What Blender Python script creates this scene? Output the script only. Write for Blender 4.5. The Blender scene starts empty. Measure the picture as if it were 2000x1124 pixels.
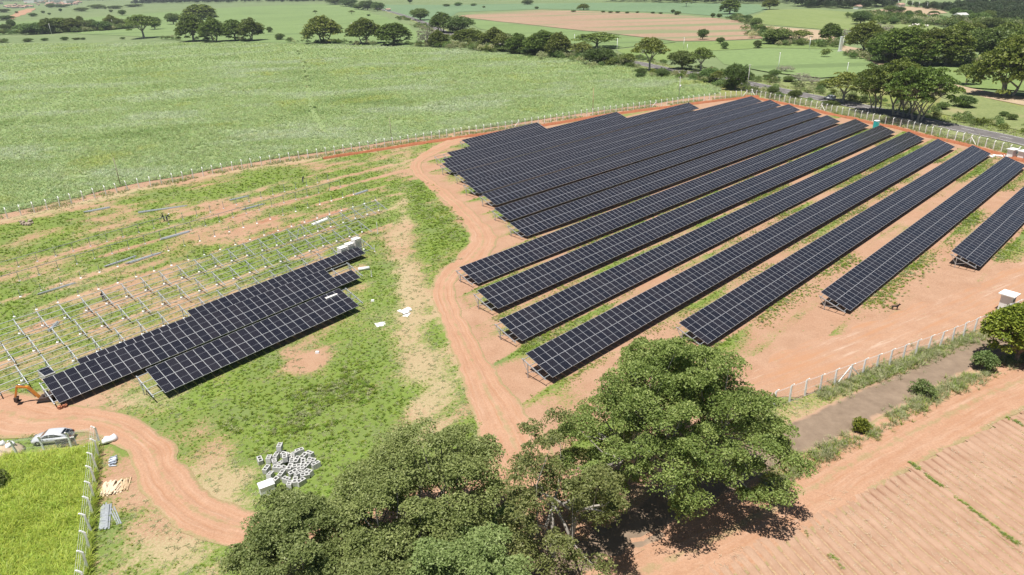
import bpy, bmesh, math, random
import numpy as np
from mathutils import Vector, Matrix
from mathutils.geometry import delaunay_2d_cdt

sc = bpy.context.scene
col = sc.collection
rng = np.random.default_rng(7)
random.seed(7)
R = math.radians

# ------------------------------------------------------------------ camera, light, exposure
F_PX, PITCH, ROLL, CAM_H = 1345.5, R(24.300), R(-1.602), 43.58
cp, sp_, cr, sr = math.cos(PITCH), math.sin(PITCH), math.cos(ROLL), math.sin(ROLL)
_right, _fwd, _up = np.array([1., 0, 0]), np.array([0, cp, -sp_]), np.array([0, sp_, cp])
C_RIGHT, C_UP = cr*_right + sr*_up, -sr*_right + cr*_up
cam_data = bpy.data.cameras.new('camera')
cam_data.sensor_width = 36.0
cam_data.lens = 36.0*F_PX/2000.0
cam_data.clip_start, cam_data.clip_end = 0.5, 20000
cam = bpy.data.objects.new('camera', cam_data)
col.objects.link(cam)
m = Matrix.Identity(4)
for i in range(3):
    m[i][0], m[i][1], m[i][2] = C_RIGHT[i], C_UP[i], -_fwd[i]
m[2][3] = CAM_H
cam.matrix_world = m
sc.camera = cam

SUN_DIR = Vector((-0.17, -0.20, 1.0)).normalized()          # towards the sun
SUN_EL = math.asin(SUN_DIR.z)
SUN_AZ = math.atan2(SUN_DIR.x, SUN_DIR.y)
world = bpy.data.worlds.new('World')
sc.world = world
world.use_nodes = True
nt = world.node_tree
for n in list(nt.nodes):
    nt.nodes.remove(n)
sky = nt.nodes.new('ShaderNodeTexSky')
sky.sky_type = 'NISHITA'
sky.sun_disc = False
sky.sun_elevation = SUN_EL
sky.sun_rotation = SUN_AZ
sky.altitude = 500
sky.air_density, sky.dust_density, sky.ozone_density = 1.0, 1.2, 1.0
bg = nt.nodes.new('ShaderNodeBackground')
bg.inputs['Strength'].default_value = 0.043
wo = nt.nodes.new('ShaderNodeOutputWorld')
nt.links.new(sky.outputs[0], bg.inputs[0])
nt.links.new(bg.outputs[0], wo.inputs[0])

sun_data = bpy.data.lights.new('sun', 'SUN')
sun_data.energy = 4.8
sun_data.angle = R(0.53)
sun_data.color = (1.0, 0.955, 0.89)
sun = bpy.data.objects.new('sun', sun_data)
col.objects.link(sun)
sun.rotation_euler = SUN_DIR.to_track_quat('Z', 'Y').to_euler()
sun.location = (-40, -60, 200)

sc.view_settings.view_transform = 'Standard'
sc.view_settings.look = 'None'
sc.view_settings.gamma = 1.0
sc.view_settings.use_curve_mapping = False
sc.view_settings.exposure = 0.53
sc.cycles.max_bounces = 6
sc.cycles.diffuse_bounces = 2
sc.cycles.transparent_max_bounces = 12
sc.cycles.volume_bounces = 0

# ------------------------------------------------------------------ terrain
YAW = R(46.131)
YAWL = R(41.69)
TILT = R(19.12)
HI = 2.35                                   # high edge of the tables above the ground
MW, MH, GAP = 1.154, 2.278, 0.02
SLOPE_LEN = 2*MH + GAP
def uv_world(u, v, yaw):
    return u*math.sin(yaw) + v*math.cos(yaw), u*math.cos(yaw) - v*math.sin(yaw)
# finished rows, from the far fence to the nearest: start along the row, offset, ground height at both ends, length
ROWS = [(124.15, -147.90, -.10, .13, 30.5), (108.11, -139.09, -.03, .22, 74.9), (102.80, -130.31, .14, .21, 108.9),
        (99.76, -121.36, .06, -.17, 138.9), (94.94, -112.57, .25, -.17, 140.2), (91.77, -103.77, .21, -.18, 138.9),
        (86.94, -94.89, .11, -.18, 139.8), (82.64, -86.10, .20, -.19, 136.7), (62.82, -77.09, .17, -.11, 155.1),
        (58.63, -68.27, .34, -.10, 154.5), (54.69, -59.64, .05, -.24, 154.9), (50.48, -50.50, .33, .17, 152.2),
        (69.9, -41.95, .05, .20, 130.0), (91.92, -33.06, -.34, .44, 99.3), (120.14, -24.50, -.16, .35, 78.0)]
LV = lambda k: -79.38 - 7.631*k - (.35 if k > 0 else 0)             # rows of the unfinished field
LZ = lambda k, u: 0.0207*(u - 20) - 0.111*k
_smp = []
for (u0, v, d0, de, L) in ROWS:
    for t in np.linspace(0, 1, 7):
        x, y = uv_world(u0 + L*t, v + 1.5, YAW); _smp.append((x, y, d0 + (de - d0)*t))
for k in range(9):
    for u in range(0, 90, 10):
        x, y = uv_world(u, LV(k) + 1.5, YAWL); _smp.append((x, y, LZ(k, u)))
_smp = np.array(_smp)
def terrain(x, y):
    x = np.asarray(x, float); y = np.asarray(y, float)
    shp = x.shape
    xf, yf = x.ravel(), y.ravel()
    out = np.zeros_like(xf)
    near = (xf > -260) & (xf < 260) & (yf > 0) & (yf < 400)
    idx = np.nonzero(near)[0]
    for s in range(0, len(idx), 20000):
        ii = idx[s:s+20000]
        d2 = (xf[ii][:, None] - _smp[:, 0])**2 + (yf[ii][:, None] - _smp[:, 1])**2
        w = np.exp(-d2/(2*11.0**2))
        out[ii] = (w @ _smp[:, 2])/(w.sum(1) + 0.35)
    d = np.hypot(xf, yf)
    far = np.clip((d - 420)/1200, 0, 1)
    out = out + far*far*(4*np.sin(xf/310 + 1.3)*np.cos(yf/420 + .4) + 2*np.sin(xf/140 - yf/190))
    return out.reshape(shp)
def tz(x, y): return float(terrain(np.array([x]), np.array([y]))[0])
def at(px, py, h=0.0):
    """the point of the terrain (h above it) that the photograph shows at pixel px, py of 2000 x 1124"""
    xx, uu = (px - 1000)/F_PX, -(py - 562)/F_PX
    d = C_RIGHT*xx + C_UP*uu + _fwd
    z = 0.0
    for _ in range(6):
        t = (z + h - CAM_H)/d[2]
        z = tz(d[0]*t, d[1]*t)
    return Vector((d[0]*t, d[1]*t, z + h))
def project(x, y, z):
    P = np.stack([np.asarray(x), np.asarray(y), np.asarray(z) - CAM_H], -1)
    d = P @ _fwd
    return 1000 + F_PX*(P @ C_RIGHT)/d, 562 - F_PX*(P @ C_UP)/d, d
def dist_to(p): return (Vector(p) - Vector((0, 0, CAM_H))).length

# ------------------------------------------------------------------ numpy noise
_perm = rng.random((256, 256))
def vnoise(x, y):
    xi, yi = np.floor(x).astype(int), np.floor(y).astype(int)
    fx, fy = x - xi, y - yi
    fx, fy = fx*fx*(3 - 2*fx), fy*fy*(3 - 2*fy)
    g = lambda a, b: _perm[a & 255, b & 255]
    return (g(xi, yi)*(1-fx) + g(xi+1, yi)*fx)*(1-fy) + (g(xi, yi+1)*(1-fx) + g(xi+1, yi+1)*fx)*fy
def fbm(x, y, o=4):
    s, a, t = 0, 1.0, 0
    for k in range(o):
        s = s + a*vnoise(x*2**k + 17*k, y*2**k + 31*k); t += a; a *= .55
    return s/t
def in_poly(x, y, poly):
    x, y = np.asarray(x), np.asarray(y)
    c = np.zeros(x.shape, bool)
    n = len(poly)
    for i in range(n):
        x1, y1 = poly[i][:2]; x2, y2 = poly[(i+1) % n][:2]
        if y1 == y2: continue
        c ^= ((y1 > y) != (y2 > y)) & (x < (x2-x1)*(y-y1)/(y2-y1) + x1)
    return c
def dist_poly(x, y, pts, closed=False):
    d = np.full(np.shape(x), 1e9)
    n = len(pts)
    for i in range(n if closed else n-1):
        a, b = np.array(pts[i][:2]), np.array(pts[(i+1) % n][:2])
        ab = b - a; L2 = ab @ ab + 1e-12
        t = np.clip(((x-a[0])*ab[0] + (y-a[1])*ab[1])/L2, 0, 1)
        d = np.minimum(d, np.hypot(x - a[0] - ab[0]*t, y - a[1] - ab[1]*t))
    return d

# ------------------------------------------------------------------ object helpers
def tag(o, label=None, cat=None, group=None, kind=None):
    if label: o['label'] = label
    if cat: o['category'] = cat
    if group: o['group'] = group
    if kind: o['kind'] = kind
    return o
def link(name, me, mats=None, parent=None, loc=None):
    o = bpy.data.objects.new(name, me)
    col.objects.link(o)
    if mats is not None and not len(me.materials):
        for mm in (mats if isinstance(mats, (list, tuple)) else [mats]):
            me.materials.append(mm)
    if parent: o.parent = parent
    if loc is not None: o.location = loc
    return o
def empty(name, loc=(0, 0, 0), rz=0.0, parent=None):
    o = bpy.data.objects.new(name, None)
    col.objects.link(o)
    o.empty_display_size = .3
    o.location = loc
    o.rotation_euler = (0, 0, rz)
    if parent: o.parent = parent
    return o
def children(o): return [c for c in bpy.data.objects if c.parent == o]
def copy_tree(o, kids=None, parent=None):
    c = o.copy(); col.objects.link(c); c.parent = parent
    for ch in list(o.children):
        copy_tree(ch, None, c)
    return c
def fast_mesh(name, verts, faces, smooth=False):
    """verts (n,3); faces: (m,k) int array or list of such arrays"""
    me = bpy.data.meshes.new(name)
    verts = np.asarray(verts, np.float32)
    if not isinstance(faces, list): faces = [faces]
    faces = [np.asarray(f, np.int32) for f in faces if len(f)]
    nl = sum(f.size for f in faces); nf = sum(len(f) for f in faces)
    me.vertices.add(len(verts)); me.vertices.foreach_set('co', verts.ravel())
    me.loops.add(nl); me.polygons.add(nf)
    me.loops.foreach_set('vertex_index', np.concatenate([f.ravel() for f in faces]))
    tot = np.concatenate([np.full(len(f), f.shape[1], np.int32) for f in faces])
    st = np.concatenate([[0], np.cumsum(tot)[:-1]]).astype(np.int32)
    me.polygons.foreach_set('loop_start', st)
    me.polygons.foreach_set('loop_total', tot)
    me.polygons.foreach_set('use_smooth', np.full(nf, bool(smooth)))
    me.update(calc_edges=True)
    return me
def fattr(me, name, vals, dom='POINT'):
    a = me.attributes.new(name, 'FLOAT', dom)
    a.data.foreach_set('value', np.asarray(vals, np.float32).ravel())
class MB:
    """collects shapes into one mesh; mi is the material slot of what follows"""
    def __init__(s): s.v, s.f, s.m, s.n, s.mi, s.sm = [], [], [], 0, 0, []
    def add(s, vs, fs, smooth=False):
        s.v += [tuple(x) for x in vs]
        s.f += [tuple(i + s.n for i in f) for f in fs]
        s.m += [s.mi]*len(fs); s.sm += [smooth]*len(fs); s.n += len(vs)
        return s
    def box(s, c, size, rot=None, taper=1.0):
        hx, hy, hz = size[0]/2, size[1]/2, size[2]/2
        vs = [Vector((x*hx*(taper if z > 0 else 1), y*hy*(taper if z > 0 else 1), z*hz)) for z in (-1, 1) for y in (-1, 1) for x in (-1, 1)]
        if rot is not None: vs = [rot @ v for v in vs]
        vs = [v + Vector(c) for v in vs]
        return s.add(vs, [(0, 2, 3, 1), (4, 5, 7, 6), (0, 1, 5, 4), (2, 6, 7, 3), (0, 4, 6, 2), (1, 3, 7, 5)])
    def bar(s, a, b, w, h, up=(0, 0, 1)):
        a, b = Vector(a), Vector(b)
        d = (b - a); L = d.length; d.normalize()
        x = d.cross(Vector(up))
        if x.length < 1e-4: x = d.cross(Vector((1, 0, 0)))
        x.normalize(); z = x.cross(d)
        M = Matrix((x, d, z)).transposed()
        return s.box((a+b)/2, (w, L, h), M)
    def tube(s, pts, rad, sides=6, cap=True, smooth=True):
        pts = [Vector(p) for p in pts]
        vs = []
        for i, p in enumerate(pts):
            d = (pts[min(i+1, len(pts)-1)] - pts[max(i-1, 0)])
            if d.length < 1e-6: d = Vector((0, 0, 1))
            d.normalize()
            x = d.cross(Vector((0.13, 0.05, 1))) if abs(d.z) < .97 else d.cross(Vector((1, .1, 0)))
            x.normalize(); y = d.cross(x)
            r = rad[i] if hasattr(rad, '__len__') else rad
            for k in range(sides):
                a = 2*math.pi*k/sides
                vs.append(p + x*(r*math.cos(a)) + y*(r*math.sin(a)))
        fs = []
        for i in range(len(pts)-1):
            for k in range(sides):
                k2 = (k+1) % sides
                fs.append((i*sides+k, i*sides+k2, (i+1)*sides+k2, (i+1)*sides+k))
        if cap:
            fs.append(tuple(range(sides))[::-1]); fs.append(tuple((len(pts)-1)*sides + k for k in range(sides)))
        return s.add(vs, fs, smooth)
    def prism(s, outline, z0, z1, M=None):
        n = len(outline)
        vs = [Vector((x, y, z0)) for x, y in outline] + [Vector((x, y, z1)) for x, y in outline]
        if M is not None: vs = [M @ v for v in vs]
        return s.add(vs, [tuple(range(n))[::-1], tuple(range(n, 2*n))] + [(i, (i+1) % n, n+(i+1) % n, n+i) for i in range(n)])
    def mesh(s, name):
        me = bpy.data.meshes.new(name)
        me.from_pydata([tuple(v) for v in s.v], [], s.f)
        me.polygons.foreach_set('material_index', s.m)
        me.polygons.foreach_set('use_smooth', s.sm)
        me.update()
        return me
    def build(s, name, mats, parent=None, loc=None):
        return link(name, s.mesh(name), mats, parent, loc)
# ------------------------------------------------------------------ materials
class NT:
    def __init__(s, name):
        s.mat = bpy.data.materials.new(name); s.mat.use_nodes = True
        s.t = s.mat.node_tree; s.b = s.t.nodes['Principled BSDF']; s.out = s.t.nodes['Material Output']
    def n(s, typ, **kw):
        nd = s.t.nodes.new(typ)
        for k, v in kw.items():
            if k in nd.inputs.keys(): 
                s.set(nd.inputs[k], v)
            else: setattr(nd, k, v)
        return nd
    def set(s, sock, v):
        if isinstance(v, bpy.types.NodeSocket): s.t.links.new(v, sock)
        else: sock.default_value = v
    def pos(s):
        return s.n('ShaderNodeNewGeometry').outputs['Position']
    def noise(s, scale, vec=None, detail=4, rough=.55, dist=0.0, out='Fac'):
        nd = s.n('ShaderNodeTexNoise'); nd.inputs['Scale'].default_value = scale
        nd.inputs['Detail'].default_value = detail; nd.inputs['Roughness'].default_value = rough
        nd.inputs['Distortion'].default_value = dist
        s.set(nd.inputs['Vector'], vec if vec is not None else s.pos())
        return nd.outputs[out]
    def mapv(s, vec, scale=(1, 1, 1), rot=(0, 0, 0), loc=(0, 0, 0)):
        nd = s.n('ShaderNodeMapping'); nd.inputs['Scale'].default_value = scale
        nd.inputs['Rotation'].default_value = rot; nd.inputs['Location'].default_value = loc
        s.set(nd.inputs['Vector'], vec)
        return nd.outputs[0]
    def ramp(s, fac, stops):
        nd = s.n('ShaderNodeValToRGB'); cr_ = nd.color_ramp
        while len(cr_.elements) < len(stops): cr_.elements.new(.5)
        for e, (p, c) in zip(cr_.elements, stops):
            e.position = p; e.color = (*c, 1) if len(c) == 3 else c
        s.set(nd.inputs[0], fac)
        return nd.outputs[0]
    def mix(s, fac, a, b, mode='MIX'):
        nd = s.n('ShaderNodeMix', data_type='RGBA', blend_type=mode)
        s.set(nd.inputs[0], fac)
        for sock, v in ((nd.inputs[6], a), (nd.inputs[7], b)):
            s.set(sock, (*v, 1) if isinstance(v, tuple) and len(v) == 3 else v)
        return nd.outputs[2]
    def math(s, op, a, b=0.0, c=0.0, clamp=False):
        nd = s.n('ShaderNodeMath', operation=op, use_clamp=clamp)
        s.set(nd.inputs[0], a); s.set(nd.inputs[1], b); s.set(nd.inputs[2], c)
        return nd.outputs[0]
    def smooth(s, x, lo, hi):
        nd = s.n('ShaderNodeMapRange', interpolation_type='SMOOTHSTEP')
        s.set(nd.inputs[0], x); s.set(nd.inputs[1], lo); s.set(nd.inputs[2], hi)
        return nd.outputs[0]
    def along(s, ang, la, lb):
        nd = s.n('ShaderNodeMapping', vector_type='TEXTURE'); nd.inputs['Scale'].default_value = (la, lb, 1)
        nd.inputs['Rotation'].default_value = (0, 0, ang); s.set(nd.inputs['Vector'], s.pos())
        return nd.outputs[0]
    def attr(s, name, typ='GEOMETRY', out='Fac'):
        nd = s.n('ShaderNodeAttribute', attribute_name=name, attribute_type=typ)
        return nd.outputs[out]
    def bump(s, h, strength=.3, dist=.1):
        nd = s.n('ShaderNodeBump'); nd.inputs['Strength'].default_value = strength; nd.inputs['Distance'].default_value = dist
        s.set(nd.inputs['Height'], h); s.t.links.new(nd.outputs[0], s.b.inputs['Normal'])
    def base(s, c, rough=.9, metal=0.0, spec=.3):
        s.set(s.b.inputs['Base Color'], (*c, 1) if isinstance(c, tuple) and len(c) == 3 else c)
        s.set(s.b.inputs['Roughness'], rough); s.set(s.b.inputs['Metallic'], metal)
        s.set(s.b.inputs['Specular IOR Level'], spec)
        return s.mat
M = {}
def simple(name, c, rough=.7, metal=0.0, var=.15, scale=3.0, spec=.4, dirt=None):
    t = NT(name)
    v = t.noise(scale, detail=5)
    lo = tuple(x*(1-var) for x in c); hi = tuple(min(1, x*(1+var)) for x in c)
    cc = t.ramp(v, [(.3, lo), (.7, hi)])
    if dirt:
        g = t.smooth(t.noise(scale*.35, detail=6, rough=.7), .52, .75)
        cc = t.mix(t.math('MULTIPLY', g, .5), cc, dirt)
    t.base(cc, rough, metal, spec)
    M[name] = t.mat
    return t.mat
simple('galvanised_steel', (.50, .53, .55), .42, .55, .2, 6)
simple('dull_steel', (.42, .46, .52), .5, .35, .2, 3)
simple('aluminium', (.54, .55, .57), .42, .4, .08, 5)
simple('white_concrete', (.90, .90, .885), .75, 0, .04, 4, dirt=(.80, .77, .73))
simple('grey_concrete', (.50, .50, .48), .9, 0, .12, 5, dirt=(.38, .35, .31))
simple('white_paint', (.80, .80, .78), .5, 0, .05, 4)
simple('white_plastic', (.78, .79, .80), .45, 0, .06, 2)
simple('carton', (.74, .72, .68), .8, 0, .12, 2.5, dirt=(.42, .38, .33))
simple('wood', (.50, .36, .22), .85, 0, .3, 5)
simple('pale_wood', (.62, .50, .36), .85, 0, .2, 5)
simple('old_wood', (.30, .25, .20), .9, 0, .25, 5)
simple('bark', (.20, .165, .13), .95, 0, .35, 3)
simple('pale_bark', (.36, .33, .29), .95, 0, .3, 3)
simple('machine_orange', (.62, .24, .04), .5, 0, .2, 4, dirt=(.3, .17, .09))
simple('machine_dark', (.06, .04, .035), .6, 0, .3, 4)
simple('rubber', (.02, .02, .02), .85, 0, .2, 4)
simple('black_cloth', (.02, .02, .024), .9, 0, .2, 4)
simple('grey_cloth', (.22, .22, .24), .9, 0, .2, 4)
simple('skin', (.36, .21, .14), .6, 0, .1, 4)
simple('black_fur', (.018, .014, .012), .8, 0, .3, 6)
simple('silver_paint', (.66, .68, .71), .28, .3, .03, 2)
simple('fence_wire', (.74, .76, .76), .5, .2, .05, 3)
simple('white_car_paint', (.66, .67, .69), .3, .2, .04, 2)
simple('dark_glass', (.015, .018, .022), .08, 0, .1, 2, spec=.8)
simple('chrome', (.6, .6, .62), .2, .9, .05, 3)
simple('red_lamp', (.35, .02, .02), .25, 0, .1, 3)
simple('black_trim', (.02, .02, .02), .5, 0, .1, 3)
simple('turquoise_plastic', (.04, .50, .50), .5, 0, .06, 3)
simple('roof_tile', (.40, .26, .20), .9, 0, .3, .3)
simple('house_wall', (.66, .61, .56), .9, 0, .12, .3)
simple('cow_hide', (.68, .63, .56), .9, 0, .15, 2)
simple('brick_red', (.42, .17, .09), .9, 0, .2, 4)
simple('straw', (.52, .43, .30), .95, 0, .25, 6)
simple('stone', (.34, .27, .21), .95, 0, .3, 4)
simple('sand', (.52, .40, .28), .97, 0, .15, 3)
simple('painted_line', (.72, .71, .66), .8, 0, .15, 1.5)

def soil_nodes(t, light=(.46, .295, .20), dark=(.31, .175, .105), red=(.34, .145, .075)):
    a = t.ramp(t.noise(.35, detail=8, rough=.62), [(.3, dark), (.7, light)])
    g = t.noise(6.0, detail=6, rough=.7)
    a = t.mix(t.math('MULTIPLY', t.smooth(t.noise(.09, detail=6, rough=.6), .45, .68), .45), a, (.36, .18, .10))
    g3 = t.noise(24.0, detail=3, rough=.7)
    a = t.mix(t.math('MULTIPLY', t.smooth(g3, .6, .75), .45), a, tuple(x*.5 for x in dark))
    a = t.mix(t.math('MULTIPLY', t.smooth(g3, .38, .26), .4), a, tuple(min(1, x*1.3) for x in light))
    a = t.mix(.55, a, t.ramp(g, [(.25, tuple(x*.7 for x in dark)), (.75, tuple(min(1, x*1.15) for x in light))]))
    return a
# site ground: soil, red soil, dry straw and grass mixed by painted coverage and noise
t = NT('site_ground')
soil = soil_nodes(t)
fine = t.noise(2.2, detail=7, rough=.68)
fine2 = t.noise(7.0, detail=5, rough=.7)
redf = t.smooth(t.math('ADD', t.attr('red'), t.math('MULTIPLY', t.math('SUBTRACT', fine, .5), .9)), .42, .62)
c = t.mix(redf, soil, t.ramp(fine2, [(.3, (.26, .125, .07)), (.7, (.42, .225, .14))]))
stf = t.smooth(t.math('ADD', t.attr('straw'), t.math('MULTIPLY', t.math('SUBTRACT', fine2, .5), 1.0)), .4, .65)
c = t.mix(t.math('MULTIPLY', stf, .8), c, t.ramp(fine2, [(.3, (.30, .25, .13)), (.7, (.47, .40, .24))]))
fine3 = t.noise(3.6, detail=9, rough=.78)
gf = t.smooth(t.math('ADD', t.attr('grass'), t.math('ADD', t.math('MULTIPLY', t.math('SUBTRACT', fine, .5), .6), t.math('MULTIPLY', t.math('SUBTRACT', fine3, .5), 1.3))), .34, .72)
gcol = t.ramp(t.noise(.12, detail=7, rough=.62), [(.3, (.14, .195, .085)), (.48, (.135, .215, .04)), (.7, (.165, .265, .028))])
gcol = t.mix(.5, gcol, t.ramp(fine2, [(.25, (.07, .115, .02)), (.75, (.22, .30, .07))]))
c = t.mix(t.math('MULTIPLY', gf, .93), c, gcol)
t.base(c, .95, 0, .15)
t.bump(t.math('ADD', fine2, t.math('MULTIPLY', fine, 1.4)), .55, .12)
M['site_ground'] = t.mat

t = NT('dirt')                                   # tracks: packed soil with streaks along the wheels (uv: x across 0..1, y metres along)
uv = t.n('ShaderNodeUVMap').outputs[0]
soil = soil_nodes(t, (.475, .295, .195), (.35, .195, .12))
str_ = t.noise(1.0, t.mapv(uv, (15, .11, 1)), 7, .68)
c = t.mix(t.math('MULTIPLY', t.smooth(str_, .5, .75), .4), soil, (.54, .40, .30))
c = t.mix(t.math('MULTIPLY', t.smooth(str_, .5, .28), .65), c, (.36, .185, .10))
c = t.mix(t.math('MULTIPLY', t.smooth(t.noise(1.1, detail=7, rough=.72), .55, .72), .4), c, (.33, .25, .15))
du = t.math('ABSOLUTE', t.math('SUBTRACT', t.n('ShaderNodeSeparateXYZ', Vector=uv).outputs[0], .5))
nz = t.noise(.9, detail=8, rough=.72)
cen = t.smooth(t.math('ADD', nz, t.math('MULTIPLY', t.math('SUBTRACT', .06, du), 2.2)), .50, .66)
edg = t.smooth(t.math('ADD', nz, t.math('MULTIPLY', t.math('SUBTRACT', du, .43), 3.0)), .44, .62)
gz = t.ramp(t.noise(5, detail=6, rough=.7), [(.3, (.19, .19, .07)), (.55, (.30, .25, .13)), (.75, (.40, .32, .19))])
c = t.mix(t.math('MULTIPLY', cen, .55), c, gz)
c = t.mix(t.math('MULTIPLY', edg, .75), c, gz)
rut = t.math('SUBTRACT', 1.0, t.smooth(t.math('ABSOLUTE', t.math('SUBTRACT', du, t.math('ADD', .17, t.math('MULTIPLY', t.math('SUBTRACT', t.noise(.25), .5), .16)))), .015, .06))
c = t.mix(t.math('MULTIPLY', rut, t.math('MULTIPLY', t.smooth(nz, .38, .65), .4)), c, (.34, .175, .10))
t.base(c, .97, 0, .12)
t.bump(t.math('ADD', t.noise(5, detail=6, rough=.7), t.math('SUBTRACT', str_, t.math('MULTIPLY', rut, .5))), .5, .1)
M['dirt'] = t.mat

t = NT('bare_soil')
c = soil_nodes(t, (.46, .295, .20), (.33, .185, .115))
_a, _b = at(1500, 745), at(1950, 560)
st = t.noise(1.0, t.along(math.atan2(_b.y-_a.y, _b.x-_a.x), 14, 1.3), 8, .68)
c = t.mix(t.math('MULTIPLY', t.smooth(st, .47, .62), .75), c, (.40, .215, .12))
c = t.mix(t.math('MULTIPLY', t.smooth(st, .45, .3), .6), c, (.54, .42, .33))
c = t.mix(t.math('MULTIPLY', t.smooth(t.noise(1.3, detail=7, rough=.7), .58, .72), .5), c, (.30, .26, .13))
t.base(c, .97, 0, .12)
t.bump(t.noise(4, detail=7, rough=.7), .5, .12)
M['bare_soil'] = t.mat

t = NT('red_soil')
c = t.ramp(t.noise(2.5, detail=7, rough=.7), [(.25, (.20, .065, .03)), (.5, (.32, .12, .06)), (.75, (.42, .19, .11))])
t.base(c, .97, 0, .1); t.bump(t.noise(5, detail=6, rough=.7), .8, .2)
M['red_soil'] = t.mat

t = NT('ploughed_soil')
c = t.ramp(t.noise(.5, detail=8, rough=.65), [(.25, (.33, .20, .13)), (.75, (.46, .305, .215))])
sf = t.smooth(t.noise(9, t.mapv(t.pos(), (1, .25, 1), (0, 0, R(40))), 5, .7), .52, .72)
c = t.mix(t.math('MULTIPLY', sf, .3), c, (.56, .44, .31))
c = t.mix(t.math('MULTIPLY', t.attr('furrow'), .92), c, (.22, .115, .07))  # groove colour holds painted furrow shade as well as darker soil
t.base(c, .97, 0, .12); t.bump(t.noise(6, detail=7, rough=.72), .7, .12)
M['ploughed_soil'] = t.mat

t = NT('old_asphalt')
c = t.ramp(t.noise(.6, detail=8, rough=.65), [(.25, (.165, .12, .085)), (.75, (.28, .21, .15))])
uv = t.n('ShaderNodeUVMap').outputs[0]
du = t.smooth(t.math('ADD', t.math('ABSOLUTE', t.math('SUBTRACT', t.n('ShaderNodeSeparateXYZ', Vector=uv).outputs[0], .5)), t.math('MULTIPLY', t.math('SUBTRACT', t.noise(.8, detail=6), .5), .35)), .36, .5)
c = t.mix(t.math('MULTIPLY', du, .8), c, (.42, .27, .18))
t.base(c, .93, 0, .2); t.bump(t.noise(14, detail=5, rough=.7), .4, .04)
M['old_asphalt'] = t.mat
t = NT('highway_asphalt')
c = t.ramp(t.noise(.4, detail=7, rough=.6), [(.3, (.115, .105, .10)), (.7, (.165, .155, .15))])
t.base(c, .9, 0, .25); M['highway_asphalt'] = t.mat

def field(name, cols, scale=.02, rows=None, bands=None, fine=.6, rough_c=None):
    t = NT(name)
    c = t.ramp(t.noise(scale, detail=9, rough=.62), [(.3, cols[0]), (.5, cols[1]), (.7, cols[2])])
    f = t.noise(fine, detail=8, rough=.75)
    c = t.mix(.45, c, t.ramp(f, [(.3, tuple(x*.66 for x in cols[0])), (.72, tuple(min(1, x*1.25) for x in cols[2]))]))
    if bands:
        sc_, rot, colr, lo, hi, amt = bands
        b = t.noise(1.0, t.mapv(t.pos(), (sc_[0], sc_[1], 1), (0, 0, R(rot))), 4, .55)
        c = t.mix(t.math('MULTIPLY', t.smooth(b, lo, hi), amt), c, colr)
    t.base(c, .95, 0, .15); t.bump(f, .6, .5)
    M[name] = t.mat
    return t.mat
field('countryside', [(.13, .18, .075), (.165, .22, .095), (.20, .245, .12)], .012, fine=.08)
field('cane_floor', [(.19, .25, .10), (.22, .29, .12), (.25, .32, .14)], .05, fine=1.2)
field('pale_crop', [(.145, .21, .08), (.175, .245, .095), (.20, .275, .11)], .008, bands=((.004, .045), 3, (.12, .17, .07), .56, .66, .7), fine=.25)
field('teal_crop', [(.12, .19, .10), (.145, .22, .115), (.17, .25, .13)], .006, fine=.12)
field('yellow_crop', [(.165, .215, .075), (.195, .245, .09), (.23, .27, .11)], .012, bands=((.35, .006), 25, (.15, .20, .055), .5, .6, .5), fine=.2)
field('meadow', [(.14, .205, .068), (.17, .24, .08), (.215, .275, .095)], .03, fine=.5)
field('rough_grass', [(.13, .17, .06), (.19, .23, .085), (.27, .29, .13)], .05, bands=((.05, .02), 30, (.36, .29, .17), .55, .68, .6), fine=.9)
field('fallow', [(.29, .205, .135), (.33, .22, .15), (.37, .26, .18)], .012, bands=((.004, .03), 8, (.19, .22, .11), .48, .60, .85), fine=.2)
field('pale_fallow', [(.36, .27, .18), (.40, .30, .20), (.42, .33, .22)], .02, fine=.3)

# leaves: 'tone' is a per leaf random value
def leaf_mat(name, dark, mid, light, trans=.28, rough=.5, drift=None):
    t = NT(name)
    tone = t.attr('tone')
    oi = t.n('ShaderNodeObjectInfo').outputs['Random']
    c = t.ramp(tone, [(.0, dark), (.5, mid), (1.0, light)])
    if drift:
        g = t.noise(.03, t.along(.15, 1.8, 1.0), 8, .66)
        c = t.mix(t.math('MULTIPLY', t.smooth(g, .48, .62), .85), c, drift[0])
        if len(drift) > 2: c = t.mix(t.math('MULTIPLY', t.smooth(g, .46, .34), .85), c, drift[2])
        g2 = t.noise(.03, t.mapv(t.pos(), (1, 1, 1), (0, 0, 0), (300, 40, 0)), 6, .6)
        c = t.mix(t.math('MULTIPLY', t.smooth(g2, .54, .68), .7), c, drift[1])
    hs = t.n('ShaderNodeHueSaturation'); t.set(hs.inputs['Color'], c)
    t.set(hs.inputs['Value'], t.math('ADD', t.math('MULTIPLY', oi, .55), .74))
    t.set(hs.inputs['Hue'], t.math('ADD', t.math('MULTIPLY', t.math('FRACT', t.math('MULTIPLY', oi, 7.3)), .045), .472))
    c = hs.outputs[0]
    t.base(c, rough, 0, .35)
    tr = t.n('ShaderNodeBsdfTranslucent'); t.set(tr.inputs[0], t.mix(.5, c, (.16, .24, .03)))
    mx = t.n('ShaderNodeMixShader'); mx.inputs[0].default_value = trans
    t.t.links.new(t.b.outputs[0], mx.inputs[1]); t.t.links.new(tr.outputs[0], mx.inputs[2])
    t.t.links.new(mx.outputs[0], t.out.inputs[0])
    M[name] = t.mat
leaf_mat('big_tree_leaf', (.09, .135, .03), (.19, .26, .065), (.36, .42, .14), .38)
leaf_mat('grey_green_leaf', (.14, .18, .055), (.26, .32, .105), (.42, .47, .19), .4)
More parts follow.
